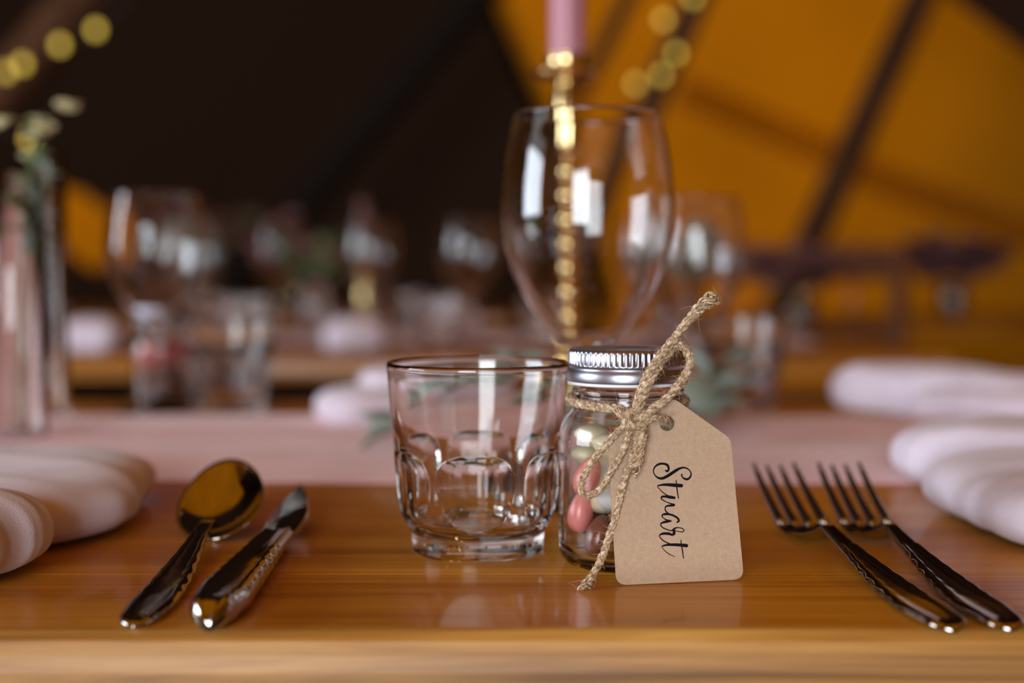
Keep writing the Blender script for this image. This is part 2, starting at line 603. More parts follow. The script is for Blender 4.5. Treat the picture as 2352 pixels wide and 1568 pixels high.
# ------------------------------------------------------------------ tables
def table(x0, x1, y0, y1, label, planks, cat='table', top=TT, edge=None):
    t = empty('trestle_table', ((x0 + x1) / 2, (y0 + y1) / 2, 0))
    cx, cy = (x0 + x1) / 2, (y0 + y1) / 2
    n = planks
    f0 = 0.0755 if edge else (y1 - y0) / n
    edges = [y0] + [y0 + f0 + (y1 - y0 - f0) * i / (n - 1) for i in range(n)]
    bm = bmesh.new()
    for i in range(n):
        g = 0.0 if i in (0,) else 0.00006
        box(bm, x0 - cx, x1 - cx, edges[i] - cy + g, edges[i + 1] - cy - 0.00006, top - 0.028, top, 0.0004, 2)
    obj('tabletop', bm, M_PINE if edge else M_PINE_DARK, t, smooth=False)
    bm = bmesh.new()
    # worn rounded lipping along the near edge
    sec = [(0.0, -0.028), (0, -0.0), (-0.0015, -0.0004), (-0.0045, -0.003), (-0.006, -0.007), (-0.0065, -0.012), (-0.0065, -0.02), (-0.0055, -0.028)]
    loft(bm, [[(x, y0 - cy + a, top + b) for a, b in sec] for x in (x0 - cx, x1 - cx)])
    obj('edge_lipping', bm, edge or M_PINE_DARK, t, smooth=False)
    for sx_ in (x0 - cx + 0.25, x1 - cx - 0.25):
        bm = bmesh.new()
        for sy in (-1, 1):
            tube(bm, [(sx_, sy * 0.30, 0.0), (sx_, sy * 0.24, top - 0.03)], 0.015, 10)
        tube(bm, [(sx_, -0.28, 0.2), (sx_, 0.28, 0.2)], 0.012, 8)
        tube(bm, [(sx_, -0.27, top - 0.042), (sx_, 0.27, top - 0.042)], 0.012, 8)
        obj('trestle_leg', bm, M_STAND, t)
    return t


T1Y0, T1Y1 = 0.4215, 1.16
table(-1.2, 1.2, T1Y0, T1Y1, '', 7, edge=M_EDGE)
tag(bpy.data.objects['trestle_table'], 'varnished orange pine table in front with the name tag and jar on it', 'table')
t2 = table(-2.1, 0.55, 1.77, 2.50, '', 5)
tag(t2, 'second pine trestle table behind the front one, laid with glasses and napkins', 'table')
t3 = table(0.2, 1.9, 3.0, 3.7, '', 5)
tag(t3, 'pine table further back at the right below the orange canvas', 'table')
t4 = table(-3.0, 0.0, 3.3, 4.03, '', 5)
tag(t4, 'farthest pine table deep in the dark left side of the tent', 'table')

# table runner
def runner(x0, x1, y0, y1, z, label, nx=260, ny=60):
    bm = bmesh.new()
    g = []
    for i in range(nx + 1):
        row = []
        for j in range(ny + 1):
            u, v_ = i / nx, j / ny
            x = x0 + (x1 - x0) * u
            wob0 = 0.008 * noise.noise((x * 3.1, 5.0, z)) + 0.004 * noise.noise((x * 11, 2.0, z))
            wob1 = 0.010 * noise.noise((x * 2.7, 9.0, z))
            y = (y0 + wob0) * (1 - v_) + (y1 + wob1) * v_
            e = min(v_, 1 - v_)
            h = 0.5 + 0.5 * noise.noise((x * 4.5 + 0.6 * y * 10, y * 20, z))
            h2 = max(0, noise.noise((x * 2.2 + y * 3, y * 13 + 4, z)))
            zz = 0.0014 + 0.0035 * h * min(1, e * 8) + 0.011 * h2 * min(1, e * 6)
            row.append(bm.verts.new((x, y, z + zz)))
        g.append(row)
    top = [bm.faces.new((g[i][j], g[i + 1][j], g[i + 1][j + 1], g[i][j + 1])) for i in range(nx) for j in range(ny)]
    r = bmesh.ops.extrude_face_region(bm, geom=top)
    for q in r['geom']:
        if isinstance(q, bmesh.types.BMVert): q.co.z -= 0.0008
    return tag(obj('table_runner', bm, M_RUNNER), label, 'table runner')


runner(-1.1, 1.1, 0.705, 1.03, TT, 'dusty pink cloth runner along the middle of the front table')
runner(-2.0, 0.45, 2.02, 2.27, TT, 'pink runner along the second table behind', 120, 20)


# ------------------------------------------------------------------ napkins
def napkin(layers, label, cat='napkin', group=None, seed=1):
    """soft folded layers: (cx, cy, half x, half y, z bottom, thickness, rotation); all follow one common hump"""
    c0 = layers[0]
    root = Vector((c0[0], c0[1], TT))
    bm = bmesh.new()

    def wave(X, Y):
        r1 = 1 - abs(noise.noise((X * 9 + seed, Y * 16 + seed, seed))) * 2
        r2 = 1 - abs(noise.noise((X * 20 + seed * 3, Y * 34, seed + 5.0))) * 2
        return 0.10 * noise.noise((X * 7, Y * 7, seed * 1.7)) + 0.10 * r1 + 0.04 * r2
    for L, (cx, cy, hx, hy, zb, h, rot) in enumerate(layers):
        nu, nv = 128, 44
        rings = []
        c, s_ = math.cos(rot), math.sin(rot)
        for j in range(nv + 1):
            ph = -PI / 2 + PI * j / nv
            cp, sp_ = math.cos(ph), math.sin(ph)
            top = sp_ >= 0
            # rounded fold at the rim, nearly flat across the top
            edge = h * 0.9
            rr = abs(cp)
            ring = []
            for i in range(nu):
                a = 2 * PI * i / nu
                ca, sa = math.cos(a), math.sin(a)
                k = (abs(ca) ** 5 + abs(sa) ** 5) ** (-1 / 5)
                # radial law: quick rise near the rim
                f = rr ** 0.42 if rr > 0 else 0
                X, Y = hx * f * k * ca, hy * f * k * sa
                q = max(0.0, 1 - f ** 13) ** 0.5 if f < 1 else 0.0
                zt = h * (0.5 + 0.5 * q) if top else h * (0.5 - 0.5 * q)
                wx, wy = X * c - Y * s_, X * s_ + Y * c
                bulge = 1 + (wave(wx + cx, wy + cy) + 0.16 * (1 - f * f)) * (1 if top else 0)
                z = zb + zt * bulge
                n3 = 1 + 0.05 * noise.noise((ca * 1.7 + seed, sa * 1.7, L * 2.0)) + 0.015 * noise.noise((ca * 6 + seed, sa * 6, L * 2.0))
                ring.append(bm.verts.new((cx + wx * n3 - root.x, cy + wy * n3 - root.y, max(0.0, z))))
            rings.append(ring)
        for A, B in zip(rings, rings[1:]):
            for i in range(nu):
                bm.faces.new((A[i], A[(i + 1) % nu], B[(i + 1) % nu], B[i]))
        bm.faces.new(rings[0][::-1]); bm.faces.new(rings[-1])
    o = obj('napkin', bm, M_NAPKIN, loc=root)
    return tag(o, label, cat, group)


napkin([(-0.285, 0.600, 0.125, 0.088, 0.0, 0.021, R(4)), (-0.300, 0.612, 0.108, 0.070, 0.014, 0.008, R(-3)), (-0.280, 0.500, 0.116, 0.037, 0.0, 0.026, R(-6))],
       'white linen napkin folded thick at the left edge beside the spoon', seed=2)
napkin([(0.306, 0.585, 0.122, 0.080, 0.0, 0.024, R(9)), (0.311, 0.705, 0.117, 0.036, 0.0, 0.027, R(-3)), (0.329, 0.56, 0.112, 0.062, 0.016, 0.013, R(14))],
       'white linen napkin folded in soft rolls right of the two forks', seed=5)
napkin([(0.324, 1.045, 0.092, 0.045, 0.0, 0.030, R(-54)), (0.345, 0.985, 0.06, 0.045, 0.0, 0.022, R(-44)), (0.310, 1.07, 0.055, 0.035, 0.020, 0.011, R(-48))],
       'white napkin across the pink runner at the far right of the front table', seed=8)
napkin([(-0.066, 1.005, 0.072, 0.042, 0.0, 0.022, R(24)), (-0.050, 1.03, 0.06, 0.035, 0.014, 0.020, R(18))],
       'pale lilac-white napkin behind the tumbler at far side of front table', seed=11)
for k, (px, yy, lab) in enumerate([(215, 1.90, 'small white napkin on the second table left of the far wine glass'),
                                   (810, 1.93, 'small white napkin on the second table above the pink runner centre'),
                                   (1035, 2.40, 'small pale napkin on the far side of the second table')]):
    X = (px - 1176) / FPX * yy
    napkin([(X, yy, 0.042, 0.06, 0, 0.03, R(10 * k)), (X + 0.004, yy - 0.01, 0.035, 0.05, 0.008, 0.028, R(10 * k + 6))], lab, seed=20 + k)

# ------------------------------------------------------------------ faceted tumbler
def tumbler(loc, label, seg=240, rot=0.0, group=None):
    rim = 0.0348
    outer = [(0.0246, 0.0), (0.0252, 0.0012), (0.0254, 0.0062), (0.0256, 0.0078), (0.0268, 0.0095), (0.0288, 0.0135), (0.0302, 0.0190),
             (0.0310, 0.027), (0.0322, 0.040), (0.0332, 0.052), (0.0342, 0.066), (0.03475, 0.0708)]
    o1 = smooth_prof(outer, 16)
    o2 = [q for q in o1 if q[1] < 0.022]
    hi = [q for q in o1 if q[1] >= 0.022]
    zz_ = 0.022
    while zz_ < 0.0705:
        a_, b_ = max([q for q in o1 if q[1] <= zz_], key=lambda q: q[1]), min([q for q in o1 if q[1] > zz_], key=lambda q: q[1])
        k_ = (zz_ - a_[1]) / max(1e-9, b_[1] - a_[1])
        o2.append((a_[0] + (b_[0] - a_[0]) * k_, zz_))
        zz_ += 0.00035 if 0.034 < zz_ < 0.041 else 0.001
    o2.append(outer[-1])
    rimp = [(rim - 0.0002, 0.0716), (rim - 0.0008, 0.0721), (rim - 0.0015, 0.0718), (rim - 0.0019, 0.0710)]
    inner = [(rim - 0.0020, 0.069), (0.0322, 0.062), (0.0308, 0.050), (0.0288, 0.040), (0.0266, 0.030), (0.0258, 0.022), (0.0250, 0.0165), (0.0235, 0.0125), (0.018, 0.0105), (0.009, 0.0098), (0.0, 0.0096)]
    prof = [(0.0, 0.0018), (0.018, 0.0014), (0.0225, 0.0002)] + o2 + rimp + smooth_prof(inner, 5)
    n_out = 3 + len(o2)
    zset = [p[1] for p in o2]

    def facet(r, z, a):
        # six flat arched flutes cut into the outside wall
        th = ((a - rot + PI / 6) % (PI / 3)) - PI / 6
        th *= 1.0
        if z > 0.0396: return r
        d0 = 0.0277
        if z > 0.024:
            t = (z - 0.024) / (0.0396 - 0.024)
            top = 0.0323
            d0 = d0 + (top - d0) * (1 - math.sqrt(max(0.0, 1 - t * t)))
        return min(r, d0 / math.cos(th))
    bm = bmesh.new()
    rings = []
    for k, (r, z) in enumerate(prof):
        out = 3 <= k < n_out
        if r < 1e-6:
            rings.append([bm.verts.new((0, 0, z))])
            continue
        rings.append([bm.verts.new(((facet(r, z, 2 * PI * i / seg) if out else r) * math.cos(2 * PI * i / seg),
                                    (facet(r, z, 2 * PI * i / seg) if out else r) * math.sin(2 * PI * i / seg), z)) for i in range(seg)])
    for A, B in zip(rings, rings[1:]):
        for i in range(seg):
            j = (i + 1) % seg
            if len(A) == 1: bm.faces.new((A[0], B[i], B[j]))
            elif len(B) == 1: bm.faces.new((A[i], B[0], A[j]))
            else: bm.faces.new((A[i], B[i], B[j], A[j]))
    return tag(obj('tumbler', bm, M_GLASS, loc=loc), label, 'glass', group)


tumbler((-0.0131, 0.541, TT), 'clear glass tumbler with arched flutes standing left of the jar', 360, rot=-PI / 2)

# ------------------------------------------------------------------ wine glass
def wine_glass(loc, label, seg=96, scale=1.0, group=None):
    e = empty('wine_glass', loc)
    tag(e, label, 'glass', group)
    outer = [(0.0045, 0.068), (0.0078, 0.0705), (0.0140, 0.0755), (0.0215, 0.0830), (0.0285, 0.0935), (0.0340, 0.1050), (0.0380, 0.1180),
             (0.0397, 0.1310), (0.0394, 0.1450), (0.0375, 0.1600), (0.0352, 0.1710), (0.0340, 0.1775)]
    o = smooth_prof(outer, 5)
    t = 0.0011
    inn = [(max(0.0, r - t - 0.0006 * max(0, 1 - i / 12)), z + (0.0022 if i < 5 else 0.0)) for i, (r, z) in enumerate(o)]
    inn = [q for q in inn if q[1] > 0.0745]
    rim = [(0.0338, 0.1781), (0.0334, 0.1783), (0.0330, 0.1780)]
    bm = bmesh.new()
    prof = [(0.0, 0.066), (0.0040, 0.066)] + o + rim + inn[::-1] + [(0.006, 0.0738), (0.0, 0.0732)]
    lathe(bm, [(r * scale, z * scale) for r, z in prof], seg)
    obj('bowl', bm, M_GLASS_THIN, e)
    bm = bmesh.new()
    st = smooth_prof([(0.034, 0.0), (0.0348, 0.0008), (0.034, 0.0018), (0.022, 0.0032), (0.010, 0.0058), (0.0050, 0.012), (0.0038, 0.024), (0.0037, 0.045), (0.0040, 0.060), (0.0046, 0.0662)], 4)
    lathe(bm, [(r * scale, z * scale) for r, z in [(0, 0.0)] + st + [(0, 0.0662)]], 48)
    obj('stem_and_foot', bm, M_GLASS_THIN, e)
    return e


wg = wine_glass((0.0346, 0.653, TT), 'large clear wine glass standing behind the jar, in front of candlestick')

# ------------------------------------------------------------------ favour jar
JX, JY = 0.0422, 0.518
def jar(loc, label, seg=128, lid=True):
    e = empty('glass_jar', loc)
    tag(e, label, 'jar')
    outer = [(0.0205, 0.0), (0.0222, 0.0006), (0.0243, 0.0034), (0.0251, 0.0085), (0.02525, 0.016), (0.02525, 0.040), (0.0251, 0.046), (0.0243, 0.0505), (0.0226, 0.0540),
             (0.0206, 0.0565), (0.0196, 0.0590), (0.0195, 0.0610)]
    o = smooth_prof(outer, 5)
    neck = [(0.0199, 0.0622), (0.0206, 0.0630), (0.0206, 0.0638), (0.0199, 0.0646), (0.0196, 0.0655), (0.0196, 0.0750), (0.0192, 0.0756), (0.0180, 0.0756), (0.0176, 0.0750)]
    inner = [(0.0176, 0.0600), (0.0178, 0.0580), (0.0190, 0.0556), (0.0212, 0.0527), (0.0228, 0.0490), (0.0233, 0.044), (0.02335, 0.030), (0.02335, 0.012), (0.0228, 0.0068), (0.0205, 0.0042), (0.012, 0.0032), (0.0, 0.0030)]
    bm = bmesh.new()
    lathe(bm, [(0, 0.0022), (0.012, 0.0018), (0.0185, 0.0002)] + o + neck + smooth_prof(inner, 4), seg)
    obj('glass_body', bm, M_GLASS, e)
    if lid:
        bm = bmesh.new()
        z = 0.0668
        P = [(0.0206, z + 0.0004), (0.0219, z), (0.0221, z + 0.0006), (0.02215, z + 0.0026), (0.0218, z + 0.0040), (0.0213, z + 0.0046), (0.0214, z + 0.0054), (0.0217, z + 0.0058),
             (0.0217, z + 0.0063), (0.0215, z + 0.0066), (0.0215, z + 0.0104), (0.0214, z + 0.0111), (0.0208, z + 0.0117), (0.0198, z + 0.0115), (0.0190, z + 0.0110), (0.0, z + 0.0110)]
        P += [(0.0, z + 0.0098), (0.0200, z + 0.0098)]
        def kn(r, zz, a):
            if z + 0.0064 < zz < z + 0.0106 and r > 0.021:
                return r + 0.00030 * math.cos(a * 64)
            return r
        # dense ring set for the knurl band
        Q = []
        for i, p in enumerate(P):
            Q.append(p)
        Q.append(P[0])
        lathe(bm, Q, 512, rfun=kn)
        bmesh.ops.remove_doubles(bm, verts=bm.verts, dist=1e-7)
        l = obj('lid', bm, M_LID, e)
        l['label'] = 'silver ridged screw lid'
        bm = bmesh.new()
        lathe(bm, [(0.0200, z - 0.0011), (0.0217, z - 0.0011), (0.0220, z - 0.0004), (0.0218, z), (0.0200, z), (0.0200, z - 0.0011)], 96)
        bmesh.ops.remove_doubles(bm, verts=bm.verts, dist=1e-7)
        obj('white_seal', bm, M_SEAL, l)
    return e


jar((JX, JY, TT), 'small glass jar with silver lid holding sugared almonds')

# sweets packed in the jar
def almond_mesh(name, mat, a=0.0076, b=0.0049, c=0.0044):
    bm = bmesh.new()
    bmesh.ops.create_uvsphere(bm, u_segments=24, v_segments=16, radius=1)
    for v_ in bm.verts:
        x, y, z = v_.co
        k = 1 - 0.16 * x
        v_.co = Vector((x * a, y * b * k, z * c * k))
    me = bpy.data.meshes.new(name)
    bm.to_mesh(me); bm.free()
    for p in me.polygons: p.use_smooth = True
    me.materials.append(mat)
    return me


AL = {k: almond_mesh(k + '_sweet', m) for k, m in (('cream', M_CREAM), ('pink', M_PINK), ('white', M_WHITE), ('chocolate', M_CHOC))}
placed = []          # sphere centres (x, y, z) in jar space
RS = 0.0045
def spheres(c, ax): return [Vector(c) + ax * d for d in (-0.0034, 0.0, 0.0034)]
def clear(sp):
    for s in sp:
        rin = 0.0231 if s.z < 0.046 else 0.0215
        if math.hypot(s.x, s.y) > rin - RS - 0.0001: return False
        if s.z < 0.0036 + RS: return False
        for t in placed:
            if (s - t).length < 2 * RS - 0.0004: return False
    return True
def put(c, ax, kind, label, group=None):
    ax = ax.normalized()
    placed.extend(spheres(c, ax))
    o = bpy.data.objects.new('sugared_almond' if kind != 'chocolate' else 'chocolate_almond', AL[kind])
    COL.objects.link(o)
    o.location = Vector((JX, JY, TT)) + Vector(c)
    o.rotation_euler = ax.to_track_quat('X', 'Z').to_euler()
    return tag(o, label, 'sweet', group)
rng = random.Random(5)
# those one can see against the near left glass, then the rest by dropping
def jar_spot(px, py, r=0.0184):
    """place near the glass where the ray through this pixel passes"""
    d = ray(px, py)
    p = EYE.copy()
    lo = (0.45)
    for k in range(400):
        y = 0.49 + k * 0.0002
        q = EYE + d * (y / d.y)
        if math.hypot(q.x - JX, q.y - JY) < r: return Vector((q.x - JX, q.y - JY, q.z - TT))
    return Vector(((px - 1443) / FPX * 0.5, -0.01, q.z - TT))
seen = [(1335, 1175, (0.12, -0.05, 1), 'pink', 'pink sugared almond standing upright low at the left front of the jar'),
        (1352, 1092, (0.35, 0.0, 1), 'pink', 'pink sugared almond inside the left twine loop'),
        (1330, 1042, (0.1, 0.2, 1), 'cream', 'topmost cream sugared almond upright at left of the jar'),
        (1318, 1098, (1, -0.5, 0.12), 'cream', 'cream sugared almond lying flat below the topmost cream one'),
        (1388, 1078, (0.5, 0, 0.8), 'white', 'white sugared almond beside the left shoulder of the tag'),
        (1384, 1150, (1, 0.1, 0.15), 'white', 'white sugared almond showing between the twine and the low pink almond'),
        (1376, 1228, (0.3, 0.1, 1), 'chocolate', 'brown chocolate almond right of the low pink one')]
for px, py, ax, kind, lab in seen:
    c = jar_spot(px, py, 0.0176)
    axv = Vector(ax).normalized()
    rr = math.hypot(c.x, c.y)
    # pull inwards until all three balls clear the glass and the others
    for k in range(60):
        if clear(spheres(c, axv)): break
        c = Vector((c.x * 0.985, c.y * 0.985, c.z))
    put(c, axv, kind, lab)
cnt = {}
for n in range(62):
    best = None
    for tr in range(26):
        a = rng.uniform(0, 2 * PI); rad = 0.0185 * math.sqrt(rng.random())
        ax = Vector((rng.uniform(-1, 1), rng.uniform(-1, 1), rng.uniform(-0.5, 0.5))).normalized()
        x, y = rad * math.cos(a), rad * math.sin(a)
        z = 0.0082
        while z < 0.050:
            if clear(spheres((x, y, z), ax)):
                if best is None or z < best[0]: best = (z, x, y, ax)
                break
            z += 0.0009
    if best is None or best[0] > 0.0470: continue
    z, x, y, ax = best
    if z < 0.019: kind = 'chocolate'
    elif z < 0.030: kind = rng.choice(['pink', 'white', 'pink', 'chocolate'])
    else: kind = rng.choice(['cream', 'cream', 'white', 'pink'])
    lay = 'bottom' if z < 0.015 else ('middle' if z < 0.032 else 'upper')
    put((x, y, z), ax, kind, '%s almond sweet in the %s layer of the jar, behind others or the tag' % (kind, lay), '%s sweets in the %s of the jar' % (kind, lay))

# ------------------------------------------------------------------ kraft tag with lettering
BL, BR = at_z(1415, 1343, 0.0003), at_z(1708, 1331, 0.0003)
TP = at_y(1530, 925, 0.4912)
U = (BR - BL).normalized()
N = U.cross(TP - BL).normalized()
if N.y > 0: N = -N                       # towards the viewer
V = N.cross(U) if N.cross(U).z > 0 else -N.cross(U)
def tagp(px, py, off=0.0):
    return on_plane(px, py, BL, N) + N * off


def arc_corner(pts, rads, n=8):
    out = []
    m = len(pts)
    for i, p in enumerate(pts):
        a, b = pts[i - 1], pts[(i + 1) % m]
        r = rads[i]
        va, vb = (Vector(a) - Vector(p)), (Vector(b) - Vector(p))
        A, B = Vector(p) + va.normalized() * r, Vector(p) + vb.normalized() * r
        for k in range(n + 1):
            t = k / n
            out.append((A * (1 - t) ** 2 + Vector(p) * 2 * t * (1 - t) + B * t * t))
    return out


te = empty('gift_tag', (BL + BR) / 2)
tag(te, 'brown kraft card name tag with black handwriting, tied with twine and leaning on the jar', 'tag')
te_inv = Vector(te.location)
outline2 = arc_corner([Vector((1416, 1344)), Vector((1709, 1330)), Vector((1678, 1007)), Vector((1551, 917)), Vector((1509, 917)), Vector((1396, 1024))], [26, 26, 14, 10, 10, 14])
hole_c = Vector((1532, 972))
bm = bmesh.new()
ov = [bm.verts.new(tagp(p.x, p.y) - te_inv) for p in outline2]
nh = 32
hv = [bm.verts.new(tagp(hole_c.x + 17.5 * math.cos(2 * PI * k / nh), hole_c.y + 17.5 * math.sin(2 * PI * k / nh)) - te_inv) for k in range(nh)]
es = [bm.edges.new((ov[i], ov[(i + 1) % len(ov)])) for i in range(len(ov))] + [bm.edges.new((hv[i], hv[(i + 1) % nh])) for i in range(nh)]
bmesh.ops.triangle_fill(bm, edges=es, use_beauty=True, normal=N)
# keep the hole open
hc = tagp(hole_c.x, hole_c.y) - te_inv
rr = (hv[0].co - hc).length
kill = [f for f in bm.faces if all((v_.co - hc).length < rr * 1.02 for v_ in f.verts)]
bmesh.ops.delete(bm, geom=kill, context='FACES_ONLY')
r = bmesh.ops.extrude_face_region(bm, geom=list(bm.faces))
for q in r['geom']:
    if isinstance(q, bmesh.types.BMVert): q.co -= N * 0.00055
obj('card', bm, M_KRAFT, te, smooth=False)

strokes = [
    [(355, 243, 22), (378, 252, 30), (398, 222, 28), (378, 168, 34), (320, 148, 30), (260, 155, 30), (210, 190, 22), (185, 245, 16), (205, 305, 16), (255, 345, 28), (310, 350, 38),
     (370, 325, 42), (440, 280, 44), (510, 235, 40), (560, 210, 30), (610, 203, 24), (665, 222, 18), (702, 265, 16), (705, 310, 22), (680, 350, 28), (640, 363, 32), (600, 345, 22), (575, 315, 16), (580, 300, 24)],
    [(573, 452, 50), (500, 448, 50), (400, 440, 42), (320, 440, 32), (260, 450, 20), (243, 462, 12), (265, 495, 12), (310, 540, 14), (370, 583, 14), (415, 603, 20)],
    [(502, 378, 11), (503, 430, 16), (515, 520, 17), (533, 626, 14)],
    [(475, 620, 36), (420, 612, 44), (360, 603, 34), (310, 605, 28), (293, 625, 18), (320, 655, 16), (370, 680, 14), (430, 702, 18), (470, 720, 34), (420, 728, 30), (370, 735, 24), (348, 758, 16), (355, 800, 18), (390, 835, 18), (415, 850, 20)],
    [(513, 960, 20), (537, 940, 28), (522, 905, 28), (480, 875, 28), (420, 852, 28), (360, 845, 34), (315, 855, 24), (305, 878, 16), (330, 905, 14), (370, 928, 20), (425, 942, 26)],
    [(425, 942, 24), (370, 950, 36), (310, 965, 26), (285, 992, 16), (310, 1030, 16), (360, 1055, 16), (430, 1076, 16), (462, 1062, 30), (490, 1040, 22), (530, 1033, 14), (585, 1045, 13), (608, 1072, 14), (590, 1092, 14), (545, 1090, 12), (495, 1078, 12)],
    [(470, 1055, 26), (472, 1085, 38), (468, 1120, 38), (440, 1132, 30), (400, 1118, 38), (330, 1115, 36), (285, 1128, 24), (270, 1148, 14), (290, 1185, 16), (340, 1225, 16), (420, 1262, 18)],
    [(642, 1283, 50), (560, 1275, 44), (460, 1270, 38), (380, 1272, 30), (320, 1285, 20), (303, 1298, 12), (325, 1335, 10), (380, 1385, 12), (440, 1418, 10), (485, 1437, 8)],
    [(567, 1205, 11), (570, 1250, 15), (585, 1340, 16), (602, 1456, 14)]]
bm = bmesh.new()
for si, st in enumerate(strokes):
    pts = smooth_prof(st, 8)
    off = 0.00004 + 0.000004 * si
    Ls, Rs = [], []
    for i, (x, y, wd) in enumerate(pts):
        a, b = pts[max(0, i - 1)], pts[min(len(pts) - 1, i + 1)]
        d = Vector((b[0] - a[0], b[1] - a[1]))
        d = d.normalized() if d.length > 1e-6 else Vector((1, 0))
        n2 = Vector((-d.y, d.x)) * (wd * 0.5)
        for sgn, arr in ((1, Ls), (-1, Rs)):
            arr.append(bm.verts.new(tagp(1470 + (x + sgn * n2.x) / 6.033, 1040 + (y + sgn * n2.y) / 6.033, off) - te_inv))
    for i in range(len(pts) - 1):
        bm.faces.new((Ls[i], Ls[i + 1], Rs[i + 1], Rs[i]))
    for (x, y, wd) in (pts[0], pts[-1]):
        ring = [bm.verts.new(tagp(1470 + (x + wd * 0.5 * math.cos(k * PI / 8)) / 6.033, 1040 + (y + wd * 0.5 * math.sin(k * PI / 8)) / 6.033, off + 0.000002) - te_inv) for k in range(16)]
        bm.faces.new(ring)
obj('handwriting', bm, M_INK, te, smooth=False)

# ------------------------------------------------------------------ jute twine
def densify(pts, step):
    P = smooth_prof(pts, 14)
    out = [Vector(P[0][:3])]
    acc = 0
    last = Vector(P[0][:3])
    for q in P[1:]:
        q = Vector(q[:3])
        d = (q - last).length
        while acc + d >= step:
            t = (step - acc) / d
            last = last.lerp(q, t)
            out.append(last.copy())
            d = (q - last).length
            acc = 0
        acc += d
        last = q
    return out


def twine(bm, fz, pts, rnd, ply_r=0.00084, off=0.00078, pitch=0.0084, fray0=0, fray1=0, fuzz=1.0):
    C_ = densify(pts, 0.00045)
    n = len(C_)
    # frames
    fr = []
    prev = None
    for i in range(n):
        t = (C_[min(i + 1, n - 1)] - C_[max(0, i - 1)]).normalized()
        u = t.orthogonal().normalized() if prev is None else (prev - t * prev.dot(t)).normalized()
        prev = u
        fr.append((t, u, t.cross(u)))
    L = 0.00045
    for ply in range(3):
        ph0 = 2 * PI * ply / 3
        cl = []
        for i in range(n):
            a = ph0 + 2 * PI * i * L / pitch
            t, u, v_ = fr[i]
            k = 1.0
            if fray1 and i > n - fray1: k = 1 + 1.6 * ((i - n + fray1) / fray1) ** 1.5
            if fray0 and i < fray0: k = 1 + 1.6 * ((fray0 - i) / fray0) ** 1.5
            cl.append((C_[i] + (u * math.cos(a) + v_ * math.sin(a)) * off * k, a, k))
        for s in range(6):
            b0 = 2 * PI * s / 6 + rnd.random()
            pp = []
            end = n - (rnd.randint(0, 10) if fray1 else 0)
            st = rnd.randint(0, 10) if fray0 else 0
            for i in range(st, end):
                t, u, v_ = fr[i]
                b = b0 - 2 * PI * i * L / (pitch * 0.72) + cl[i][1]
                wob = 1 + 0.55 * noise.noise((i * 0.06, s * 3.1 + ply * 7, rnd_seed))
                pp.append(cl[i][0] + (u * math.cos(b) + v_ * math.sin(b)) * ply_r * 0.60 * wob * cl[i][2])
            if len(pp) > 2:
                tube(bm, pp, ply_r * rnd.uniform(0.36, 0.56), 5)
    # loose fibres
    nf = int(n * 2.1 * fuzz)
    for k in range(nf):
        i = rnd.randrange(n)
        t, u, v_ = fr[i]
        a = rnd.uniform(0, 2 * PI)
        d = (u * math.cos(a) + v_ * math.sin(a))
        p0 = C_[i] + d * 0.0011
        ln = rnd.uniform(0.0009, 0.0036) * (2.4 if rnd.random() < 0.08 else 1)
        dr = (d * rnd.uniform(0.25, 1.0) + t * rnd.uniform(-1.2, 1.2)).normalized()
        cv = Vector((rnd.uniform(-1, 1), rnd.uniform(-1, 1), rnd.uniform(-1, 1))) * 0.55
        pp = [p0]
        for s in range(5):
            dr = (dr + cv * 0.35).normalized()
            pp.append(pp[-1] + dr * ln / 5)
        tube(fz, pp, [0.000065 * (1 - 0.12 * s) for s in range(6)], 3, caps=False)


rnd_seed = 3.0
rnd = random.Random(11)
rope, fz = bmesh.new(), bmesh.new()
def PY(lst): return [tuple(at_y(a, b, c)) for a, b, c in lst]
KN = 0.4885
# long free end, up to the right
twine(rope, fz, PY([(1456, 968, .4865), (1462, 935, .4870), (1474, 890, .4885), (1497, 845, .4875), (1530, 800, .487), (1568, 752, .487), (1606, 708, .487), (1640, 682, .487), (1650, 674, .487)]), rnd, fray1=34, fuzz=1.1)
# right loop of the bow
twine(rope, fz, PY([(1448, 972, .4858), (1482, 952, .4850), (1520, 925, .4862), (1552, 893, .4870), (1578, 855, .4875), (1584, 826, .4890), (1573, 800, .4898), (1552, 794, .4898), (1524, 824, .4893), (1496, 868, .4884), (1475, 915, .4870), (1461, 950, .4862), (1452, 975, .4862)]), rnd, fuzz=1.0)
# left loop
twine(rope, fz, PY([(1450, 962, .4862), (1425, 985, .4850), (1395, 1018, .4840), (1368, 1050, .4835), (1345, 1088, .4832), (1333, 1122, .4832), (1350, 1138, .4830), (1380, 1122, .4825), (1402, 1085, .4822), (1425, 1045, .4825), (1442, 1005, .4838), (1452, 975, .4855)]), rnd, 0.00066, 0.0006, fuzz=0.9)
# long tail down to the table
twine(rope, fz, PY([(1462, 965, .4862), (1463, 1005, .4840), (1452, 1050, .4828), (1436, 1095, .4822), (1424, 1140, .4818), (1412, 1190, .4815), (1397, 1240, .481), (1378, 1290, .479), (1358, 1325, .476), (1343, 1356, .472), (1339, 1366, .471)]), rnd, 0.0007, 0.00064, fray1=22, fuzz=0.7)
# short frayed end on the card
twine(rope, fz, PY([(1468, 968, .4858), (1478, 995, .4838), (1470, 1032, .4828), (1457, 1070, .4823), (1447, 1092, .4822)]), rnd, fray1=26, fuzz=2.0)
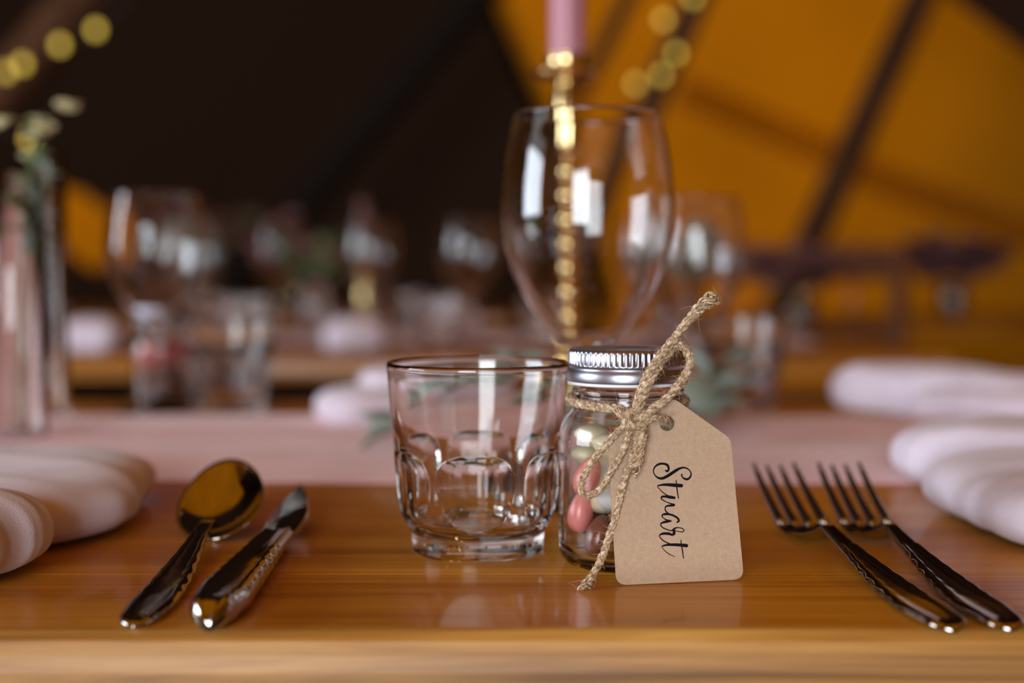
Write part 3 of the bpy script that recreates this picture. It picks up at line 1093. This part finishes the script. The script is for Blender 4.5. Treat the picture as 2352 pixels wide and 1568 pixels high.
# round the neck of the jar
neck = []
zr = TT + 0.0600
for k in range(31):
    a = R(-78) - R(340) * k / 30
    rad = 0.0212
    dz = -0.0018 * math.cos(a + R(80)) if True else 0
    neck.append((JX + rad * math.cos(a), JY + rad * math.sin(a), zr + dz - (0.004 if k in (0, 30) else 0.0015 if k in (1, 29) else 0)))
nk0 = PY([(1450, 962, .4880), (1420, 945, .4945)])
nk1 = PY([(1500, 955, .4935), (1472, 962, .4870)])
twine(rope, fz, nk0[:1] + nk0[1:] + neck[2:29] + nk1, rnd, fuzz=1.0)
# through the hole in the card
hb = tagp(1536, 968, -0.0022)
twine(rope, fz, PY([(1458, 965, .4862), (1482, 968, .4852), (1508, 958, .4856)]) + [tuple(tagp(1524, 962, 0.0016)), tuple(tagp(1534, 966, 0.0)), tuple(tagp(1538, 962, -0.002)), tuple(at_y(1530, 935, .4955))], rnd, 0.00062, 0.00055, fuzz=1.3)
# the knot itself
kn = []
kc = at_y(1456, 962, .4856)
for k in range(26):
    a = 2 * PI * k / 13
    kn.append(tuple(kc + Vector((0.0026 * math.cos(a) + 0.0006 * (k / 13 - 1), -0.0010 + 0.0016 * math.sin(a * 1.0 + 0.6), 0.0022 * math.sin(a)))))
twine(rope, fz, kn, rnd, fuzz=1.6)
tw = empty('jute_twine', (kc.x, kc.y, kc.z))
tag(tw, 'frayed jute twine tied in a bow round the neck of the jar', 'twine')
for b_ in (rope, fz):
    for v_ in b_.verts:
        v_.co -= Vector(tw.location)
obj('bow', rope, M_JUTE, tw)
f_ = obj('loose_fibres', fz, M_FUZZ, tw)
f_['kind'] = 'stuff'

# ------------------------------------------------------------------ cutlery
def handle_secs(prof, nsec=24):
    """prof: (y, half width, z centre, half thickness, dish)"""
    secs = []
    for y, hw, zc, ht, dish in prof:
        s = []
        m = nsec
        for k in range(m):
            a = 2 * PI * k / m
            ca, sa = math.cos(a), math.sin(a)
            x = hw * (abs(ca) ** 0.8) * (1 if ca >= 0 else -1)
            z = ht * (abs(sa) ** 0.75) * (1 if sa >= 0 else -1)
            q = abs(x) / max(hw, 1e-6)
            if sa > 0.15:
                # raised borders, sunk centre panel
                z += dish * (math.exp(-((q - 0.72) / 0.16) ** 2) - 0.6 * math.exp(-(q / 0.4) ** 2))
            s.append((x, y, zc + z))
        secs.append(s)
    return secs


def handle_prof(L, hwmax, zfun, t=0.0011, n=56, knife=False, neck_w=0.0026):
    P = []
    for i in range(n + 1):
        u = i / n
        y = L * u
        # rounded tip, wide shoulder, waist, long taper to the neck
        if u < 0.10:
            w_ = hwmax * (0.12 + 0.88 * math.sqrt(max(0, 1 - (1 - u / 0.10) ** 2)) ** 1.0) * 0.86
        elif u < 0.30:
            q = (u - 0.10) / 0.20
            w_ = hwmax * (0.86 + 0.14 * math.sin(PI * min(1, q * 1.2) * 0.8))
        else:
            q = (u - 0.30) / 0.70
            w0 = hwmax * (0.86 + 0.14 * math.sin(PI * 0.8))
            w_ = w0 + (neck_w - w0) * (3 * q * q - 2 * q ** 3) ** 0.75
        w_ *= 1 + 0.035 * math.sin(u * 70) * (1 if 0.25 < u < 0.75 else 0)
        tt = t * (1 if not knife else (1.0 - 0.35 * u))
        if u < 0.04: tt *= 0.35 + 0.65 * math.sqrt(u / 0.04)
        P.append((y, max(w_, 0.0006), zfun(u, y) + tt, tt, 0.0007 if 0.03 < u < 0.8 else 0.0002))
    return P


def place_cutlery(e, p, q):
    """root at p, +Y of the piece pointing to q"""
    d = Vector((q[0] - p[0], q[1] - p[1]))
    e.location = (p[0], p[1], TT)
    e.rotation_euler = (0, 0, math.atan2(d.y, d.x) - PI / 2)


def make_fork(label, p, q, L=0.124):
    e = empty('fork')
    tag(e, label, 'fork', 'forks right of the tag')
    zf = lambda u, y: 0.0004 + 0.0075 * max(0, (u - 0.25) / 0.75) ** 1.6
    bm = bmesh.new()
    loft(bm, handle_secs(handle_prof(L, 0.0085, zf, 0.0014, neck_w=0.0029), 28))
    obj('handle', bm, M_STEEL, e)

    def zc(s):      # from the neck: dips to the table, then the tines rise
        if s < 0.020: return 0.0079 - 0.0072 * math.sin(max(0, s) / 0.020 * PI / 2) ** 1.3
        return 0.0007 + 0.0195 * ((s - 0.020) / 0.056) ** 1.45
    bm = bmesh.new()
    secs = []
    n = 24
    for i in range(n + 1):
        s_ = -0.002 + 0.033 * i / n
        k = max(0, s_) / 0.031
        hw = 0.0029 + 0.0083 * math.sin(min(1, max(0, (k - 0.12) / 0.6)) * PI / 2) ** 1.4
        t = 0.0011
        sec = []
        for a in range(20):
            A = 2 * PI * a / 20
            ca, sa = math.cos(A), math.sin(A)
            x = hw * (abs(ca) ** 0.6) * (1 if ca >= 0 else -1)
            sec.append((x, L + s_, zc(s_) + t + t * sa * 0.9 + 0.0020 * (x / 0.0112) ** 2))
        secs.append(sec)
    loft(bm, secs)
    obj('head', bm, M_STEEL, e)
    for j in range(4):
        bm = bmesh.new()
        pts, rad = [], []
        xc = (j - 1.5) * 0.0059
        for i in range(15):
            s_ = 0.030 + 0.047 * i / 14
            pts.append((xc, L + s_, zc(s_) + 0.0011 + 0.0020 * (xc / 0.0112) ** 2))
            rad.append((0.0021 - 0.0010 * (i / 14) ** 1.3) * (1 if i < 13 else 0.7))
        tube(bm, pts, rad, 8)
        obj('tine', bm, M_STEEL, e)
    place_cutlery(e, p, q)
    return e


f1p, f1q = at_z(2192, 1448, 0.001), at_y(1758, 1075, 0.628)
make_fork('steel fork nearer to the tag, its handle end left of the other', f1p, f1q)
f2p, f2q = at_z(2324, 1446, 0.001), at_y(1905, 1072, 0.632)
make_fork('steel fork farther from the tag, beside the white napkin', f2p, f2q)

# spoon
sp = empty('spoon')
tag(sp, 'steel dessert spoon lying left of the knife, bowl facing up', 'spoon')
LS = 0.136
bm = bmesh.new()
zf = lambda u, y: 0.0004 + (0.0078 * min(1, max(0, (u - 0.25) / 0.62)) ** 1.6 - (0.0030 * max(0, (u - 0.87) / 0.13) ** 2))
loft(bm, handle_secs(handle_prof(LS + 0.0035, 0.0078, zf, 0.0013, neck_w=0.0026), 28))
obj('handle', bm, M_STEEL, sp)
bm = bmesh.new()
nu, nv = 48, 14
aL, aW, depth = 0.0270, 0.0180, 0.0072
bc = LS + aL - 0.002
tiltb = R(27)
def bowl_pt(rho, a, off):
    ca, sa = math.cos(a), math.sin(a)
    k = 1 - 0.13 * sa
    X = aW * rho * ca * k
    Y = aL * rho * sa
    Z = -depth * (1 - rho ** 2.1) - off
    # tilt about the near end
    yy = Y + aL
    y2 = yy * math.cos(tiltb) - Z * math.sin(tiltb)
    z2 = yy * math.sin(tiltb) + Z * math.cos(tiltb)
    rl = R(-13)
    return (X * math.cos(rl) + (z2 - 0.01) * math.sin(rl), LS + y2, 0.0060 + z2 - X * math.sin(rl))
tops, bots = [], []
for j in range(nv + 1):
    rho = j / nv
    if j == 0:
        tops.append([bm.verts.new(bowl_pt(0, 0, 0))]); bots.append([bm.verts.new(bowl_pt(0, 0, 0.0012))])
    else:
        tops.append([bm.verts.new(bowl_pt(rho, 2 * PI * i / nu, 0)) for i in range(nu)])
        bots.append([bm.verts.new(bowl_pt(rho * 1.0, 2 * PI * i / nu, 0.0012)) for i in range(nu)])
for G in (tops, bots):
    for i in range(nu):
        bm.faces.new((G[0][0], G[1][i], G[1][(i + 1) % nu]))
    for A, B in zip(G[1:], G[2:]):
        for i in range(nu): bm.faces.new((A[i], B[i], B[(i + 1) % nu], A[(i + 1) % nu]))
for i in range(nu):
    bm.faces.new((tops[-1][i], tops[-1][(i + 1) % nu], bots[-1][(i + 1) % nu], bots[-1][i]))
zmin = min(v_.co.z for v_ in bm.verts)
for v_ in bm.verts: v_.co.z -= zmin
obj('bowl', bm, M_STEEL, sp)
place_cutlery(sp, at_z(306, 1446, 0.0), (at_y(519, 1100, 0.59).x, 0.59))

# knife
kf_ = empty('table_knife')
tag(kf_, 'steel table knife with ornate handle lying right of the spoon', 'knife')
bm = bmesh.new()
LK = 0.132
zf = lambda u, y: 0.0002 + 0.001 * u
P = handle_prof(LK, 0.0088, zf, 0.0048, knife=True, neck_w=0.0062)
loft(bm, handle_secs([(a, b, c, d, 0.0012) for a, b, c, d, e_ in P], 32))
obj('handle', bm, M_STEEL, kf_)
bm = bmesh.new()
secs = []
LB = 0.078
for i in range(31):
    u = i / 30
    y = LK - 0.002 + LB * u
    if u < 0.3:
        up, lo = 0.0052 + 0.0046 * (u / 0.3) ** 0.7, -0.0054 - 0.0024 * u / 0.3
    else:
        k = (u - 0.3) / 0.7
        up, lo = 0.0098 * (1 - k ** 1.7) + 0.001 * k, -0.0078 * (1 - k ** 2.6) + 0.0002 * k
    th = 0.0011 * (1 - 0.5 * u)
    zc = 0.0042 + 0.0080 * u
    secs.append([(lo, y, zc - 0.0002), (lo * 0.3, y, zc - th), (up, y, zc - th), (up, y, zc + th), (lo * 0.3, y, zc + th), (lo, y, zc + 0.0002)])
loft(bm, secs)
# blade leans: roll about its length so that its face shows
rot = Matrix.Rotation(R(-20), 4, 'Y')
for v_ in bm.verts:
    k = min(1.0, max(0.0, (v_.co.y - LK) / 0.03))
    c = v_.co.copy(); c.z -= 0.0036
    c2 = rot @ c
    v_.co = v_.co.lerp(Vector((c2.x, c2.y, c2.z + 0.0036)), k)
zmin = min(v_.co.z for v_ in bm.verts)
obj('blade', bm, M_STEEL, kf_, smooth=False)
place_cutlery(kf_, at_z(478, 1452, 0.0), (at_y(722, 1150, 0.655).x, 0.655))

# ------------------------------------------------------------------ candlesticks
def candlestick(loc, H, label, base=True, seg=48, group=None):
    e = empty('brass_candlestick', loc)
    tag(e, label, 'candlestick', group)
    bm = bmesh.new()
    prof = [(0, 0), (0.036, 0), (0.037, 0.002), (0.035, 0.004), (0.026, 0.007), (0.014, 0.013), (0.008, 0.020), (0.007, 0.026)]
    z = 0.026
    while z < H - 0.062:
        for k in range(1, 9):
            a = PI * k / 8
            prof.append((0.0042 + 0.0040 * math.sin(a), z + 0.0150 * k / 8))
        z += 0.0150
    prof += [(0.0050, z + 0.002), (0.0075, z + 0.004), (0.0085, z + 0.010), (0.0080, H - 0.008), (0.006, H - 0.003)]
    prof += [(0.0065, H), (0.0, H)]
    lathe(bm, prof, seg)
    obj('stem', bm, M_BRASS, e)
    bm = bmesh.new()
    lathe(bm, [(0, H), (0.016, H), (0.0215, H + 0.002), (0.0218, H + 0.0032), (0.015, H + 0.0022), (0.0128, H + 0.003), (0.0128, H + 0.0125), (0.0135, H + 0.0135), (0.0115, H + 0.0135), (0.0113, H + 0.004), (0, H + 0.004)], seg)
    obj('drip_pan', bm, M_BRASS, e)
    return e


def taper(loc, H, label, mat=M_CANDLE, r=0.0110, group=None):
    e = empty('taper_candle', loc)
    tag(e, label, 'candle', group)
    bm = bmesh.new()
    lathe(bm, [(0, 0), (r * 0.95, 0), (r, 0.004), (r * 0.98, H * 0.5), (r * 0.86, H - 0.012), (r * 0.6, H - 0.004), (0, H)], 40)
    obj('wax', bm, mat, e)
    bm = bmesh.new()
    tube(bm, [(0, 0, H - 0.001), (0.0006, 0, H + 0.005), (0.002, 0, H + 0.010)], 0.0007, 6)
    obj('wick', bm, M_WICK, e)
    return e


CH = 0.2275
candlestick((0.0345, 0.90, TT + 0.0), CH, 'tall beaded brass candlestick behind the large wine glass')
taper((0.0345, 0.90, TT + CH + 0.0042), 0.24, 'dusty pink taper candle in the tall brass candlestick, cut off by the top edge')

# ------------------------------------------------------------------ opposite place settings on the front table
wine_glass((-0.269, 1.075, TT), 'blurred wine glass at the far side of the front table, left', 72, 0.92)
tb = tumbler((-0.214, 1.075, TT), 'blurred tumbler just right of the left far wine glass', 120)
wine_glass((0.139, 1.07, TT), 'blurred wine glass at the far side, seen above the right end of the twine', 72, 0.90)
tumbler((0.178, 1.10, TT), 'blurred tumbler at the far side right of the twine end', 120)

jb = jar((-0.276, 1.135 - 0.012, TT), 'blurred jar of red and dark sweets at far side of the table', 64)
rr_ = random.Random(4)
jl = Vector((-0.276, 1.123, TT))
M_RED = pmat('red_sugar', (0.62, 0.10, 0.10), 0.35)
AL['red'] = almond_mesh('red_sweet', M_RED)
for lay in range(5):
    for k in range(7):
        a = 2 * PI * k / 7 + lay * 0.5
        o = bpy.data.objects.new('sugared_almond', AL['red' if lay > 2 else 'chocolate'])
        COL.objects.link(o)
        o.location = jl + Vector((0.0142 * math.cos(a), 0.0142 * math.sin(a), 0.0090 + lay * 0.0092))
        o.rotation_euler = (0, rr_.uniform(-0.2, 0.2), a + PI / 2)
        kk = 'red' if lay > 2 else 'dark'
        tag(o, '%s sweet inside the blurred far jar behind the left wine glass' % kk, 'sweet', '%s sweets in the far jar' % kk)

# tall vase at the left edge
def vase(loc, r, H, label, seg=64, cat='vase'):
    bm = bmesh.new()
    t = 0.0022
    lathe(bm, [(0, 0), (r - 0.001, 0), (r, 0.001), (r, H - 0.001), (r - t / 2, H), (r - t, H - 0.001), (r - t, 0.008), (r - t - 0.003, 0.0055), (0, 0.005)], seg)
    return tag(obj('glass_vase', bm, M_GLASS, loc=loc), label, cat)


def sprig(loc, H, n, label, mat=M_LEAF, lean=(0.02, 0.0), leaf=0.012, seed=0, cat='flower', blossoms=0, bmat=None):
    rg = random.Random(seed)
    e = empty('leafy_sprig', loc)
    tag(e, label, cat)
    bm = bmesh.new()
    pts = [Vector((lean[0] * (k / 8) ** 2, lean[1] * (k / 8) ** 2, H * k / 8)) for k in range(9)]
    tube(bm, pts, 0.0011, 6)
    obj('stem', bm, M_STEM, e)
    bm = bmesh.new()
    for k in range(n):
        u = rg.uniform(0.62, 1.0)
        c = Vector((lean[0] * u * u, lean[1] * u * u, H * u))
        a = rg.uniform(0, 2 * PI)
        d = Vector((math.cos(a), math.sin(a), rg.uniform(-0.1, 0.9))).normalized()
        leaf_mesh(bm, c, d, leaf * rg.uniform(0.7, 1.3), rg)
    obj('foliage', bm, mat, e)
    if blossoms:
        bm = bmesh.new()
        for k in range(blossoms):
            u = rg.uniform(0.85, 1.05)
            c = Vector((lean[0] * u * u + rg.uniform(-1, 1) * leaf * 1.4, lean[1] * u * u + rg.uniform(-1, 1) * leaf * 1.4, H * u + rg.uniform(-0.3, 0.6) * leaf))
            for j in range(6):
                a = 2 * PI * j / 6
                leaf_mesh(bm, c, Vector((math.cos(a), math.sin(a), 0.5)).normalized(), leaf * 0.7, rg)
        obj('blossom', bm, bmat or M_PETAL, e)
    return e


def leaf_mesh(bm, c, d, L, rg, wide=0.42):
    up = Vector((0, 0, 1))
    s = d.cross(up)
    s = s.normalized() if s.length > 1e-4 else Vector((1, 0, 0))
    n = s.cross(d).normalized()
    tw_ = rg.uniform(-0.8, 0.8)
    s2 = (s * math.cos(tw_) + n * math.sin(tw_))
    n2 = s2.cross(d)
    row = []
    for i in range(6):
        u = i / 5
        wv = math.sin(PI * min(1, u * 0.96 + 0.04)) ** 0.7 * L * wide
        m = c + d * L * u + n2 * (0.12 * L * math.sin(PI * u))
        row.append([bm.verts.new(m - s2 * wv + n2 * wv * 0.25), bm.verts.new(m), bm.verts.new(m + s2 * wv + n2 * wv * 0.25)])
    low = [[bm.verts.new(v_.co - n2 * 0.0003) for v_ in r_] for r_ in row]
    for A, B, C1, D1 in zip(row, row[1:], low, low[1:]):
        for k in (0, 1):
            bm.faces.new((A[k], A[k + 1], B[k + 1], B[k]))
            bm.faces.new((C1[k], D1[k], D1[k + 1], C1[k + 1]))
        bm.faces.new((A[0], B[0], D1[0], C1[0])); bm.faces.new((A[2], C1[2], D1[2], B[2]))


vase((-0.300, 0.862, TT), 0.0175, 0.165, 'tall narrow glass vase at the left edge of the picture')
sprig((-0.300, 0.862, TT + 0.006), 0.185, 16, 'green and cream flower sprig standing in the tall narrow vase', M_LEAF2, (0.010, 0.01), 0.014, 3, 'flower', 5)
sprig((-0.297, 0.866, TT + 0.006), 0.165, 12, 'shorter green sprig leaning right in the tall narrow vase', M_LEAF, (0.018, 0.0), 0.013, 9, 'flower', 2)
vase((-0.335, 1.02, TT), 0.016, 0.19, 'second slim vase half hidden behind the tall narrow one')

# eucalyptus lying on the runner
def lying_sprig(p, q, n, label, seed, leaf=0.02, arch=0.012):
    rg = random.Random(seed)
    p, q = Vector(p), Vector(q)
    e = empty('eucalyptus_sprig', p)
    tag(e, label, 'eucalyptus')
    bm = bmesh.new()
    pts = [(q - p) * (k / 12) + Vector((0, 0, arch * math.sin(PI * k / 12) + 0.001)) for k in range(13)]
    tube(bm, pts, 0.0014, 6)
    obj('stem', bm, M_STEM, e)
    bm = bmesh.new()
    for k in range(n):
        u = (k + 0.5) / n
        i = min(11, int(u * 12))
        c = pts[i].lerp(pts[i + 1], u * 12 - i)
        side = (1 if k % 2 else -1)
        dd = (q - p).normalized()
        d = (dd * 0.5 + Vector((-dd.y, dd.x, 0)) * side + Vector((0, 0, rg.uniform(0.15, 0.9)))).normalized()
        leaf_mesh(bm, c, d, leaf * rg.uniform(0.8, 1.2), rg, 0.5)
    obj('foliage', bm, M_LEAF, e)
    return e


ZR = TT + 0.006
lying_sprig((-0.085, 0.80, ZR), (0.0, 0.93, ZR + 0.022), 12, 'grey-green eucalyptus sprig on the runner, seen through the tumbler', 1, 0.022, 0.016)
lying_sprig((0.005, 0.88, ZR), (0.135, 0.90, ZR + 0.01), 12, 'eucalyptus sprig on the runner round the foot of the candlestick', 2, 0.022)
lying_sprig((0.115, 0.84, ZR), (0.135, 0.93, ZR + 0.03), 7, 'eucalyptus sprig tip showing right of the jar above the tag', 5, 0.026)
lying_sprig((-0.055, 0.92, ZR), (0.01, 0.99, ZR + 0.03), 9, 'eucalyptus sprig behind the tumbler nearest the far napkin', 6, 0.020)

# ------------------------------------------------------------------ things on the tables behind
base_wg = wine_glass((-0.47, 2.10, TT), 'blurred wine glass on the second table, leftmost of its row', 48)
spots = [(640, 2.35, 'blurred wine glass on second table right of the far tumbler'),
         (850, 2.12, 'blurred wine glass on second table near the plum candle'), (1075, 2.05, 'blurred wine glass on the second table, left of the large wine glass'),
         (1500, 1.90, 'blurred wine glass on second table seen right through the large bowl')]
for px, y, lab in spots:
    c = copy_tree(base_wg)
    c.location = ((px - 1176) / FPX * y, y, TT)
    c['label'] = lab
base_tb = tumbler((-0.40, 1.92, TT), 'blurred tumbler on the second table by the left napkin', 72)
for px, y, lab in [(560, 1.88, 'blurred tumbler on the second table front edge, left of centre'), (1010, 1.95, 'blurred tumbler on second table above the main tumbler'),
                   (930, 2.35, 'blurred tumbler on the far side of the second table'), (1250, 1.93, 'blurred tumbler on the second table behind the candlestick')]:
    c = copy_tree(base_tb)
    c.location = ((px - 1176) / FPX * y, y, TT)
    c['label'] = lab
# right-hand table glasses
for px, y, lab in [(1610, 3.1, 'blurred wine glass on the right table beside the twine end'), (1730, 3.3, 'blurred wine glass on the right table left of the slanting pole'),
                   (1960, 3.15, 'blurred wine glass on right table left of the dark flowers')]:
    c = copy_tree(base_wg)
    c.location = ((px - 1176) / FPX * y, y, TT)
    c['label'] = lab

for px, y, H, mat, lab in [(835, 2.30, 0.10, M_CANDLE2, 'dim plum candle on the second table, left of centre'),
                           (690, 2.42, 0.06, M_CANDLE2, 'plum candle on the second table among greenery'),
                           (1840, 3.3, 0.07, M_CANDLE2, 'plum candle on the right table near the foot of the slanting pole')]:
    X = (px - 1176) / FPX * y
    candlestick((X, y, TT), H, 'low brass candlestick ' + ('left of centre' if px == 835 else 'among greenery' if px == 690 else 'at the foot of the slanting pole') + ' holding a plum candle', seg=24)
    taper((X, y, TT + H + 0.0042), 0.12, lab, mat)


def bouquet(loc, label, vl, n=4, H=0.16, mats=(M_LEAF2, M_ROSE), seed=0, spread=0.05, leaf=0.03):
    vase(loc, 0.03, H * 0.6, vl, 32)
    rg = random.Random(seed)
    for k in range(n):
        a = 2 * PI * k / n
        o = sprig((loc[0] + 0.008 * math.cos(a), loc[1] + 0.008 * math.sin(a), loc[2] + 0.006), H * rg.uniform(0.85, 1.15), 14,
                  label, mats[0], (spread * math.cos(a), spread * math.sin(a)), leaf, seed + k, 'flower', 4, mats[1])
        o['group'] = vl + ' bunch'


bouquet((-0.30, 2.18, TT), 'sprig of green leaves with blush blossoms on the second table', 'clear vase of greenery on the second table', 5, 0.15, (M_LEAF2, M_ROSE), 30, 0.06)
bouquet((0.99, 3.2, TT), 'dried burgundy flower stem in the dark bunch on the right table', 'clear vase under the dark burgundy flowers', 7, 0.13, (M_BERRY, M_BERRY), 50, 0.09, 0.05)
bouquet((0.25, 2.12, TT), 'blush flower stem on the second table behind the large wine glass', 'vase of blush flowers behind the large wine glass', 5, 0.13, (M_LEAF, M_ROSE), 70, 0.05)
bouquet((0.45, 2.25, TT), 'rust and blush flower stem on the second table right end', 'vase of rust flowers at the right end of second table', 5, 0.11, (M_BERRY, M_ROSE), 90, 0.06)
bouquet((-0.75, 3.5, TT), 'dim flower stem on the farthest table in the dark', 'vase on the farthest dark table', 5, 0.2, (M_LEAF2, M_ROSE), 110, 0.08, 0.05)

# ------------------------------------------------------------------ a chair between the tables
M_CHAIR = pmat('dark_stained_beech', (0.13, 0.05, 0.022), 0.5)
def chair(x, y, rz, label):
    e = empty('wooden_chair', (x, y, 0), rz)
    tag(e, label, 'chair')
    bm = bmesh.new()
    box(bm, -0.21, 0.21, -0.20, 0.20, 0.44, 0.465, 0.008, 2)
    obj('seat', bm, M_CHAIR, e)
    for sx_ in (-1, 1):
        bm = bmesh.new()
        tube(bm, [(sx_ * 0.19, -0.17, 0), (sx_ * 0.185, -0.165, 0.445)], 0.016, 10)
        obj('leg', bm, M_CHAIR, e)
        bm = bmesh.new()
        tube(bm, [(sx_ * 0.19, 0.20, 0), (sx_ * 0.185, 0.185, 0.45), (sx_ * 0.18, 0.24, 0.885)], 0.016, 10)
        obj('back_leg', bm, M_CHAIR, e)
    bm = bmesh.new()
    for z_, y_ in ((0.86, 0.235), (0.72, 0.218), (0.60, 0.204)):
        box(bm, -0.17, 0.17, y_ - 0.008, y_ + 0.008, z_ - 0.03, z_ + 0.03, 0.004, 2)
    obj('backrest', bm, M_CHAIR, e)
    return e


chair(0.50, 2.765, R(183), 'dark wooden chair under the slanting pole, drawn up to the right table')
chair(1.15, 2.74, R(176), 'dark wooden chair in front of the dark burgundy flowers')

# ------------------------------------------------------------------ fairy lights
def fairy(pix, y, label, rb=0.0085):
    pts = [at_y(px, py, y + dy) for px, py, dy in pix]
    e = empty('fairy_lights', pts[0])
    tag(e, label, 'fairy lights')
    bm = bmesh.new()
    P = [Vector(q[:3]) - pts[0] for q in smooth_prof([tuple(p_) for p_ in pts], 6)]
    tube(bm, P, 0.0018, 6)
    obj('wire', bm, M_WIRE, e)
    for k, p_ in enumerate(pts):
        if k in (0, len(pts) - 1): continue
        bm = bmesh.new()
        bmesh.ops.create_uvsphere(bm, u_segments=14, v_segments=10, radius=rb)
        for v_ in bm.verts: v_.co.z *= 1.25
        b = obj('bulb', bm, M_BULB, e)
        b.location = p_ - pts[0]
    return e


fairy([(330, -60, 0), (220, 68, 0), (138, 103, 0), (52, 147, 0), (14, 165, 0.1), (-60, 260, 0.1), (68, 318, 0.05), (90, 420, 0.1)], 2.75, 'string of round warm fairy lights along the pole at top left')
fairy([(1660, -90, 0), (1592, -6, 0), (1524, 45, 0), (1553, 123, 0), (1519, 173, -0.02), (1460, 192, 0.05), (1440, 300, 0.1)], 3.15, 'string of warm fairy lights above and right of the pink candle')
